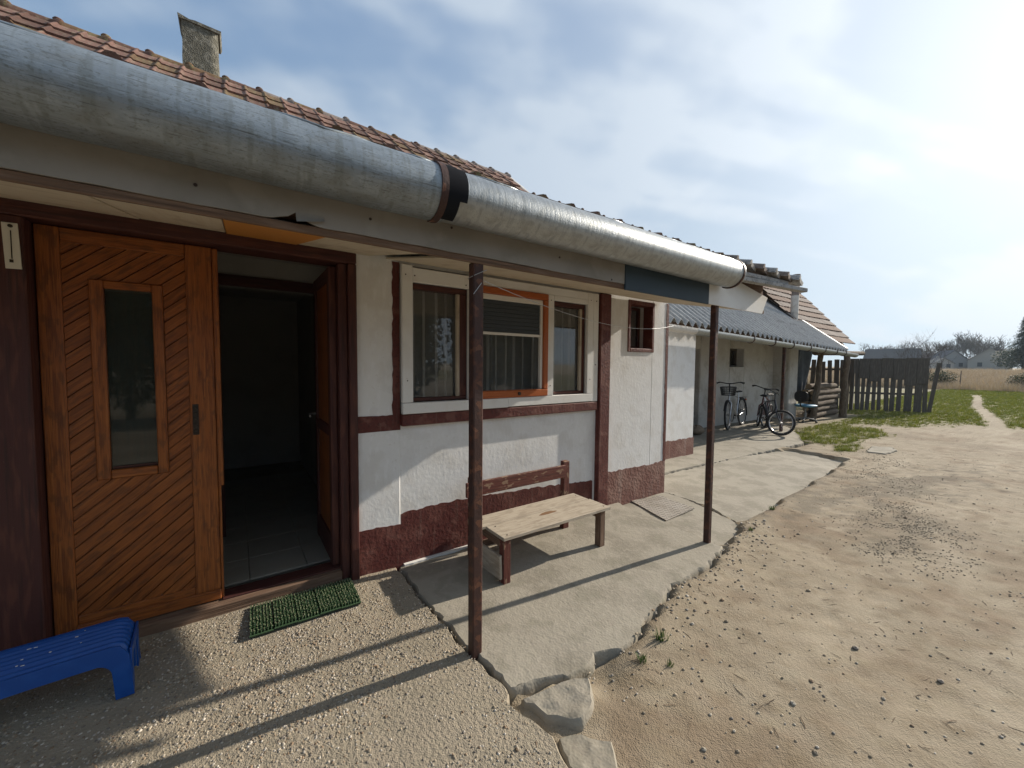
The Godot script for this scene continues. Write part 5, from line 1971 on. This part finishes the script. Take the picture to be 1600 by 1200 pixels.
# local axes: rear wheel touches the ground at the origin, the bicycle points along +x
func bicycle(label: String, rear: Vector3, front: Vector3, R: float, fm: Material, steer: float, lean: float, basket: bool, guards: bool, rise := 0.0) -> void:
	var d := front - rear
	var wb := Vector2(d.x, d.z).length()
	var B := thing("bicycle", label, "bicycle", rear, atan2(-d.z, d.x), "bicycles parked by the outbuilding")
	B.rotation = Vector3(0, B.rotation.y, 0)
	B.transform.basis = B.transform.basis * Basis(Vector3.RIGHT, lean)
	var hub := Vector3(0, R, 0)
	var bb := Vector3(.43, R - .06, 0)
	var seat := Vector3(.22, R + .5, 0)
	var head_lo := Vector3(wb - .14, R + .28 + rise * .3, 0)
	var head_hi := Vector3(wb - .2, R + .43 + rise * .6, 0)
	var fh := Vector3(wb, R, 0)
	var wheel := func(c: Vector3, sb: Basis, called: String) -> void:
		var w := group_node(called, B)
		var b := mb()
		b.torus(c, sb, R - .024, .024, 36, 8)
		part("tyre", b, M.black_rubber, w)
		b = mb()
		b.torus(c, sb, R - .055, .011, 36, 6)
		part("rim", b, M.silver_metal, w)
		b = mb()
		for i in 18:
			var a := TAU * i / 18.0
			var e := sb.x * cos(a) + sb.y * sin(a)
			b.tube([c + sb.z * (.025 if i % 2 else -.025), c + e * (R - .06)], .0016, 4, false)
		b.tube([c - sb.z * .05, c + sb.z * .05], .02, 8)
		part("spokes", b, M.silver_metal, w)
	wheel.call(hub, Basis.IDENTITY, "wheel")
	# the fork and wheel turn about the steering axis
	var ax := (head_hi - head_lo).normalized()
	var sb := Basis(ax, steer)
	var turn := func(p: Vector3) -> Vector3: return head_lo + sb * (p - head_lo)
	wheel.call(turn.call(fh), sb, "wheel")
	var b := mb()
	for s in [[bb, head_lo + (head_hi - head_lo) * .15, .019], [seat - Vector3(-.02, .12, 0), head_hi, .017], [bb, seat - Vector3(-.02, .1, 0), .016], [head_lo, head_hi, .022]]:
		b.tube([s[0], s[1]], s[2], 10)
	for z in [-1.0, 1.0]:
		b.tube([hub + Vector3(0, 0, z * .06), bb + Vector3(-.04, 0, z * .03)], .01, 8)
		b.tube([hub + Vector3(0, 0, z * .06), seat - Vector3(-.02, .14, z * -.015)], .009, 8)
	part("frame", b, fm, B)
	b = mb()
	b.tube([seat - Vector3(-.02, .12, 0), seat], .013, 8)
	part("seat_post", b, M.silver_metal, B)
	b = mb()
	for z in [-1.0, 1.0]:
		b.tube([turn.call(head_lo), turn.call(head_lo + Vector3(.01, -.06, z * .055)), turn.call(fh + Vector3(0, 0, z * .055))], [.02, .016, .011], 8)
	part("fork", b, M.silver_metal if basket else fm, B)
	# saddle
	b = mb()
	var rows := []
	var uvs := []
	for i in 8:
		var f := i / 7.0
		var w: float = [.01, .03, .035, .045, .07, .085, .08, .03][i]
		var row := []
		var uv := []
		for k in 9:
			var a := TAU * k / 8.0
			row.append(seat + Vector3(.15 - f * .27, .03 + .022 * sin(a) + .01 * f, cos(a) * w)); uv.append(Vector2(f, a))
		rows.append(row); uvs.append(uv)
	b.grid(rows, uvs, true, true)
	part("saddle", b, M.black_rubber, B)
	# handlebar
	b = mb()
	var st: Vector3 = head_hi + ax * (.12 + rise * .4)
	var hb := []
	for q in [[-.08, .03, -.3], [-.02, .05, -.22], [.04, .02, -.06], [.04, .02, .06], [-.02, .05, .22], [-.08, .03, .3]]:
		hb.append(turn.call(st + Vector3(q[0], q[1], q[2])))
	b.tube(hb, .012, 8)
	b.tube([turn.call(head_hi), turn.call(st + Vector3(.03, .02, 0))], .014, 8)
	part("handlebar", b, M.black_paint, B)
	b = mb()
	for s in [[0, 1], [5, 4]]:
		b.tube([hb[s[0]], (hb[s[0]] as Vector3).lerp(hb[s[1]], 1.0)], .017, 8)
		b.tube([(hb[s[0]] as Vector3).lerp(hb[s[1]], .9), (hb[s[0]] as Vector3) + sb * Vector3(.08, -.03, 0)], .006, 6)
	part("grips", b, M.black_rubber, B)
	b = mb()
	b.torus(bb + Vector3(0, 0, .04), Basis.IDENTITY, .085, .006, 24, 6)
	b.tube([bb + Vector3(0, 0, -.06), bb + Vector3(0, 0, .06)], .02, 8)
	b.tube([bb + Vector3(0, 0, .06), bb + Vector3(.08, -.14, .07)], .01, 6)
	b.tube([bb + Vector3(0, 0, -.06), bb + Vector3(-.08, .14, -.07)], .01, 6)
	b.box(bb + Vector3(.08, -.145, .11), Vector3(.09, .018, .07), Basis.IDENTITY, .004)
	b.box(bb + Vector3(-.08, .145, -.11), Vector3(.09, .018, .07), Basis.IDENTITY, .004)
	part("crank", b, M.black_paint, B)
	if guards:
		for f in [[hub, Basis.IDENTITY, 30.0, 200.0], [turn.call(fh), sb, 20.0, 170.0]]:
			b = mb()
			var rw := []
			var uw := []
			for i in 17:
				var a := deg_to_rad(lerpf(f[2], f[3], i / 16.0))
				var e: Vector3 = f[1].x * cos(a) + f[1].y * sin(a)
				var row := []
				var uv := []
				for k in 5:
					var g := (k - 2) * .5
					row.append(f[0] + e * (R + .022 - .012 * g * g) + f[1].z * g * .032); uv.append(Vector2(a, g))
				rw.append(row); uw.append(uv)
			b.grid(rw, uw, false)
			part("mudguard", b, M.black_paint, B)
	if basket:
		var K := group_node("basket", B)
		var bc: Vector3 = st + Vector3(.2, -.06, 0)
		var hw := .17
		for y in [0.0, -.05, -.1, -.15, -.2]:
			b = mb()
			var k: float = 1.0 + y * .9
			var ring := []
			for i in 17:
				var a := TAU * i / 16.0
				var c: Vector3 = Vector3(signf(cos(a)) * pow(absf(cos(a)), .5) * .14, 0, signf(sin(a)) * pow(absf(sin(a)), .5) * hw) * k
				ring.append(turn.call(bc + c + Vector3(0, y, 0)))
			b.tube(ring, .009 if y == 0.0 else .005, 5, false)
			part("hoop", b, M.black_paint, K)
		b = mb()
		for i in 40:
			var a := TAU * i / 40.0
			var c := Vector3(signf(cos(a)) * pow(absf(cos(a)), .5) * .14, 0, signf(sin(a)) * pow(absf(sin(a)), .5) * hw)
			b.tube([turn.call(bc + c), turn.call(bc + c * .82 + Vector3(0, -.2, 0))], .005, 4, false)
		for i in 9:
			b.tube([turn.call(bc + Vector3(-.11, -.2, -.13 + i * .0325)), turn.call(bc + Vector3(.11, -.2, -.13 + i * .0325))], .003, 4, false)
		part("mesh_wires", b, M.black_paint, K)
		b = mb()
		b.slab(Vector3(-.3, R + .09 + .28, -.06), Vector3(.12, R + .1 + .28, .06), .003)
		for z in [-.05, .05]:
			b.tube([Vector3(-.22, R + .37, z), Vector3(0, R, z)], .005, 5)
		part("carrier", b, M.black_paint, B)
		b = mb()
		b.box(Vector3(-.33, R + .3, 0), Vector3(.02, .045, .07), Basis.IDENTITY, .004)
		part("reflector", b, M.reflector_orange, B)

func make_chair() -> void:
	var T := thing("office_chair", "old office swivel chair with blue seat by the log post", "chair", Vector3(13.05, -.005, -4.28), -.15)
	var b := mb()
	var rows := []
	var uvs := []
	for i in 7:
		var f := i / 6.0
		var y: float = [.42, .425, .45, .475, .49, .493, .49][i]
		var r: float = [.02, .2, .235, .24, .2, .1, .01][i]
		var row := []
		var uv := []
		for k in 21:
			var a := TAU * k / 20.0
			row.append(Vector3(signf(cos(a)) * pow(absf(cos(a)), .65) * r, y, signf(sin(a)) * pow(absf(sin(a)), .65) * r)); uv.append(Vector2(a, f))
		rows.append(row); uvs.append(uv)
	b.grid(rows, uvs, false, true)
	part("seat", b, M.chair_blue, T)
	b = mb()
	rows = []
	uvs = []
	for i in 7:
		var f := i / 6.0
		var x: float = [-.2, -.205, -.215, -.235, -.25, -.26, -.262][i]
		var r: float = [.01, .12, .17, .18, .17, .12, .01][i]
		var row := []
		var uv := []
		for k in 21:
			var a := TAU * k / 20.0
			row.append(Vector3(x, .72 + signf(sin(a)) * pow(absf(sin(a)), .7) * r * .85, signf(cos(a)) * pow(absf(cos(a)), .7) * r)); uv.append(Vector2(a, f))
		rows.append(row); uvs.append(uv)
	b.grid(rows, uvs, true, true)
	part("backrest", b, M.black_paint, T)
	b = mb()
	b.tube([Vector3(0, .42, 0), Vector3(-.2, .43, 0), Vector3(-.27, .5, 0), Vector3(-.27, .7, 0)], .018, 6)
	part("back_bar", b, M.black_paint, T)
	b = mb()
	b.tube([Vector3(0, .08, 0), Vector3(0, .25, 0), Vector3(0, .26, 0), Vector3(0, .42, 0)], [.032, .032, .02, .02], 10)
	part("column", b, M.steel_grey, T)
	for i in 5:
		var a := TAU * i / 5.0 + .3
		var e := Vector3(cos(a), 0, sin(a))
		b = mb()
		b.beam(Vector3(0, .11, 0) + e * .02, Vector3(0, .075, 0) + e * .28, .03, .035)
		var o := part("foot", b, M.steel_grey, T)
		b = mb()
		b.tube([e * .28 + Vector3(0, .03, 0) - e.cross(Vector3.UP) * .02, e * .28 + Vector3(0, .03, 0) + e.cross(Vector3.UP) * .02], .028, 10)
		b.tube([e * .28 + Vector3(0, .03, 0), e * .28 + Vector3(0, .075, 0)], .008, 6)
		part("castor", b, M.black_rubber, o)

# ---------------------------------------------------------------- beyond the yard
func bare_tree(seed_: int, h: float, stems: int, spread: float, thin := .0011, thick := .016) -> Array:
	var r := RandomNumberGenerator.new()
	r.seed = seed_
	var trunk := mb()
	var crown := mb()
	var todo := []
	for i in stems:
		var a := TAU * i / stems + r.randf()
		todo.append([Vector3(cos(a), 0, sin(a)) * .05 * h * .1, Vector3(cos(a) * spread, 1, sin(a) * spread).normalized(), h * .34, h * thick, 0])
	while todo.size():
		var s: Array = todo.pop_back()
		var p: Vector3 = s[0]
		var d: Vector3 = s[1]
		var pts := [p]
		var rad := [s[3]]
		for k in 3:
			d = (d + Vector3(r.randf_range(-.16, .16), .06, r.randf_range(-.16, .16))).normalized()
			p += d * s[2] / 3.0
			pts.append(p)
			rad.append(s[3] * (1.0 - .2 * (k + 1)))
		(trunk if s[4] < 2 else crown).tube(pts, rad, 5 if s[4] < 2 else 3, false)
		if s[4] < 5:
			var n := 3 if s[4] < 4 else 2
			for k in n:
				var o := Vector3(r.randf_range(-1, 1), r.randf_range(-.25, .7), r.randf_range(-1, 1)).normalized()
				todo.append([pts[r.randi_range(1, 3)] if k else p, (d + o * .8).normalized(), s[2] * r.randf_range(.6, .8), maxf(s[3] * .5, h * thin), s[4] + 1])
	return [trunk.mesh(M.twig_bark), crown.mesh(M.twig_bark)]

func put_tree(called: String, label: String, ms: Array, at: Vector3, s: float, turn: float, group := "") -> void:
	var T := thing(called, label, "tree", at, turn, group)
	part_mesh("trunk", ms[0], T, Transform3D(Basis.from_scale(Vector3.ONE * s), Vector3.ZERO))
	part_mesh("crown", ms[1], T, Transform3D(Basis.from_scale(Vector3.ONE * s), Vector3.ZERO))

func far_house(label: String, at: Vector3, turn: float, w: float, d: float, h: float, rise: float, wall: Color, roof: Color) -> void:
	var T := thing("village_house", label, "house", at, turn, "houses across the field")
	var wm := flat("far_wall_%d" % taken["village_house"], wall, .9)
	var rm := flat("far_roof_%d" % taken["village_house"], roof, .9)
	var b := mb()
	b.slab(Vector3(-w / 2, -.5, -d / 2), Vector3(w / 2, h, d / 2), .02)
	b.prism(PackedVector2Array([Vector2(-d / 2, h), Vector2(d / 2, h), Vector2(0, h + rise)]), Vector3(-w / 2, 0, 0), Basis(Vector3(0, 0, -1), Vector3.UP, Vector3.RIGHT), w)
	part("wall", b, wm, T)
	b = mb()
	for s in [-1.0, 1.0]:
		b.beam(Vector3(0, h - .2 + .1, s * (d / 2 + .3)), Vector3(0, h + rise + .12, 0), .16, w + .7)
	var r := part("roof", b, rm, T)
	b = mb()
	b.slab(Vector3(w * .2, h + rise * .5, -.3), Vector3(w * .2 + .6, h + rise + .9, .3), .02)
	part("chimney", b, wm, r)
	for s in [[-w / 2 - .03, -d * .22], [-w / 2 - .03, d * .22]]:
		b = mb()
		b.box(Vector3(s[0], h * .55, s[1]), Vector3(.06, 1.3, 1.0), Basis.IDENTITY, .01)
		part("window", b, M.blind_slat, T)
	for s in [-.28, .1, .32]:
		b = mb()
		b.box(Vector3(s * w, h * .55, d / 2 + .03), Vector3(1.0, 1.3, .06), Basis.IDENTITY, .01)
		part("window", b, M.blind_slat, T)

func on(x: float, k: float) -> Vector3:
	return Vector3(x, gy(x, x * k), x * k)

func make_far() -> void:
	var t1 := bare_tree(7, 4.8, 6, .8, .0009, .009)
	put_tree("bare_tree", "leafless many-stemmed tree with upright shoots behind the fence end", t1, on(47, -.15), 1.0, .4)
	var kinds := [bare_tree(21, 11.0, 3, .4, .004), bare_tree(22, 12.0, 2, .3, .004), bare_tree(23, 10.0, 4, .6, .004)]
	var spots := [[235, -.228, 1.0], [250, -.212, .9], [260, -.2, 1.1], [250, -.186, .95], [262, -.172, 1.05], [250, -.16, .9], [255, -.146, 1.0], [265, -.134, 1.05], [250, -.124, 1.15], [262, -.115, 1.2], [255, -.106, 1.3], [265, -.098, 1.35], [255, -.09, 1.3], [268, -.083, 1.2], [255, -.076, 1.05], [262, -.066, 1.0]]
	for i in spots.size():
		var s: Array = spots[i]
		put_tree("village_tree", "leafless tree rising behind the village roofs", kinds[i % 3], on(s[0], s[1]), s[2] * 1.12, i * 1.7, "bare trees behind the village")
	far_house("long village house with dark roof seen above the board fence", on(205, -.196), PI / 2 + .1, 15.0, 8.0, 3.2, 4.2, Color(.3, .28, .26), Color(.09, .085, .085))
	far_house("brown-roofed village house between the long house and the grey one", on(215, -.158), PI / 2, 12.0, 8.0, 2.6, 3.2, Color(.25, .22, .19), Color(.12, .09, .08))
	far_house("grey-roofed village house with pale gable end behind a low shed", on(205, -.127), .5, 9.0, 8.0, 2.8, 3.6, Color(.3, .3, .29), Color(.09, .09, .1))
	far_house("low pale village shed before the grey-roofed house", on(195, -.135), .5, 6.0, 4.5, 2.0, 1.6, Color(.35, .34, .32), Color(.18, .17, .16))
	far_house("pale village house showing its broad gable to the field", on(200, -.079), .05, 11.0, 9.0, 3.0, 3.8, Color(.3, .3, .28), Color(.2, .195, .19))
	far_house("flat low village house beside the tall conifer", on(210, -.1), .2, 8.0, 6.0, 2.2, 1.8, Color(.28, .28, .28), Color(.15, .15, .155))
	# conifer
	var T := thing("conifer_tree", "tall dark blue-green conifer at the edge of the field", "tree", on(150, -.046))
	var b := mb()
	b.tube([Vector3(0, -.3, 0), Vector3(0, 6, 0), Vector3(0, 12.6, 0)], [.3, .2, .03], 8)
	part("trunk", b, M.twig_bark, T)
	b = mb(false)
	var r := RandomNumberGenerator.new()
	r.seed = 5
	for i in 620:
		var f := pow(r.randf(), .8)
		var y := .9 + f * 11.8
		var reach := (1.0 - f) * 4.1 + .25
		reach *= r.randf_range(.55, 1.1)
		var a := r.randf() * TAU
		var e := Vector3(cos(a), 0, sin(a))
		var sd := e.cross(Vector3.UP)
		var n := int(reach / .35) + 2
		for k in n:
			var g := (k + .5) / n
			var c := Vector3(0, y - .35 * reach * g * g + .1, 0) + e * reach * g
			for q in 3:
				var o := Vector3(r.randf_range(-.2, .2), r.randf_range(-.22, .08), r.randf_range(-.2, .2))
				var u := (e * r.randf_range(.2, 1) + sd * r.randf_range(-1, 1) + Vector3(0, -.3, 0)).normalized() * .34
				var v := u.cross(Vector3(r.randf_range(-.4, .4), 1, r.randf_range(-.4, .4))).normalized() * .1
				b.face([c + o, c + o + u * .5 + v, c + o + u, c + o + u * .5 - v], [Vector2.ZERO, Vector2.ZERO, Vector2.ZERO, Vector2.ZERO], Vector3.UP)
				var cc := Color(1, 1, 1) * r.randf_range(.7, 1.3)
				for w in 4: b.col.append(cc)
	while b.col.size() < b.v.size(): b.col.append(Color.WHITE)
	part("crown", b, M.needle, T)
	# bushes
	var bush := leaf_ball(11, 2600, .055)
	for s in [[43.5, -.132, 1.0, "dark rounded bush beside the fence's far end"], [44.0, -.045, .9, "dark low bush where the grass meets the dry field"], [180, -.055, 5.0, "dark hedge clump at the foot of the conifer"], [180, -.035, 5.5, "dark hedge clump past the conifer"]]:
		var o := top("bush", bush)
		o.position = on(s[0], s[1])
		o.scale = Vector3(1.1, .75, 1.1) * s[2]
		tag(o, s[3], "bush")
	b = mb()
	b.tube([Vector3.ZERO, Vector3(.03, .7, 0), Vector3(0, 1.35, .02)], [.03, .028, .022], 6)
	var st := top("field_stake", b.mesh(M.grey_wood))
	st.position = on(41.5, -.11) - Vector3(0, .05, 0)
	tag(st, "thin wooden stake standing at the field's edge", "stake")
	# evergreens on the far side of the yard: the dark shapes mirrored in the panes
	var big := leaf_ball(12, 5200, .06)
	for i in 7:
		var G := thing("garden_evergreen", "dense evergreen shrub facing the house from across the yard", "shrub", Vector3(-5.0 + i * 2.6, -.1, 8.3 + .6 * sin(i * 2.1)), i * .9, "evergreens across the yard")
		part_mesh("foliage", big, G, Transform3D(Basis.from_scale(Vector3(1.6, 2.5 + .35 * sin(i * 1.7), 1.5)), Vector3.ZERO))
		b = mb()
		b.tube([Vector3(0, -.1, 0), Vector3(0, 2.0, 0)], [.1, .05], 7)
		part("stem", b, M.twig_bark, G)

# leaves through a rounded volume of radius 1 standing on the origin
func leaf_ball(sd: int, n: int, leaf: float) -> ArrayMesh:
	var r := RandomNumberGenerator.new()
	r.seed = sd
	var b := mb(false)
	for i in n:
		var d := Vector3(r.randfn(), r.randfn(), r.randfn()).normalized()
		var c := d * pow(r.randf(), .38) * (.8 + .25 * hn.get_noise_3d(d.x * 2.0, d.y * 2.0 + sd, d.z * 2.0))
		c.y = c.y + .92
		if c.y < 0.02: continue
		var u := Vector3(r.randf_range(-1, 1), r.randf_range(-.6, .6), r.randf_range(-1, 1)).normalized() * leaf
		var v := u.cross(Vector3(r.randf_range(-1, 1), 1, r.randf_range(-1, 1))).normalized() * leaf * .45
		b.face([c - u, c + v, c + u, c - v], [Vector2.ZERO, Vector2.ZERO, Vector2.ZERO, Vector2.ZERO], d)
	var out := PackedColorArray()
	for i in b.v.size() / 4:
		var k := Color(1, 1, 1) * r.randf_range(.7, 1.3)
		for q in 4: out.append(k)
	b.col = out
	return b.mesh(M.leaf)

func _ready() -> void:
	rng.seed = 20240
	make_camera()
	make_sky()
	make_sun()
	make_materials()
	make_ground()
	make_slabs()
	make_house()
	make_annex()
	make_fence()
	make_bench()
	make_mat()
	make_stool()
	bicycle("dark city bicycle with a black wire front basket beside the wall", Vector3(10.82, 0, -4.93), Vector3(9.7, 0, -4.74), .355, M.silver_metal, .12, .06, true, true, .2)
	bicycle("dark mountain bicycle with its front wheel turned, leaning by the steel post", Vector3(10.86, 0, -4.42), Vector3(9.92, 0, -3.7), .29, M.bike_frame_dark, .95, .1, false, false, .1)
	bicycle("smaller dark red bicycle standing behind the mountain bicycle", Vector3(11.9, 0, -4.75), Vector3(10.98, 0, -4.62), .26, M.bike_frame_red, .35, -.08, false, false, .15)
	make_chair()
	make_small_things()
	make_stones()
	make_litter()
	make_grass()
	make_far()
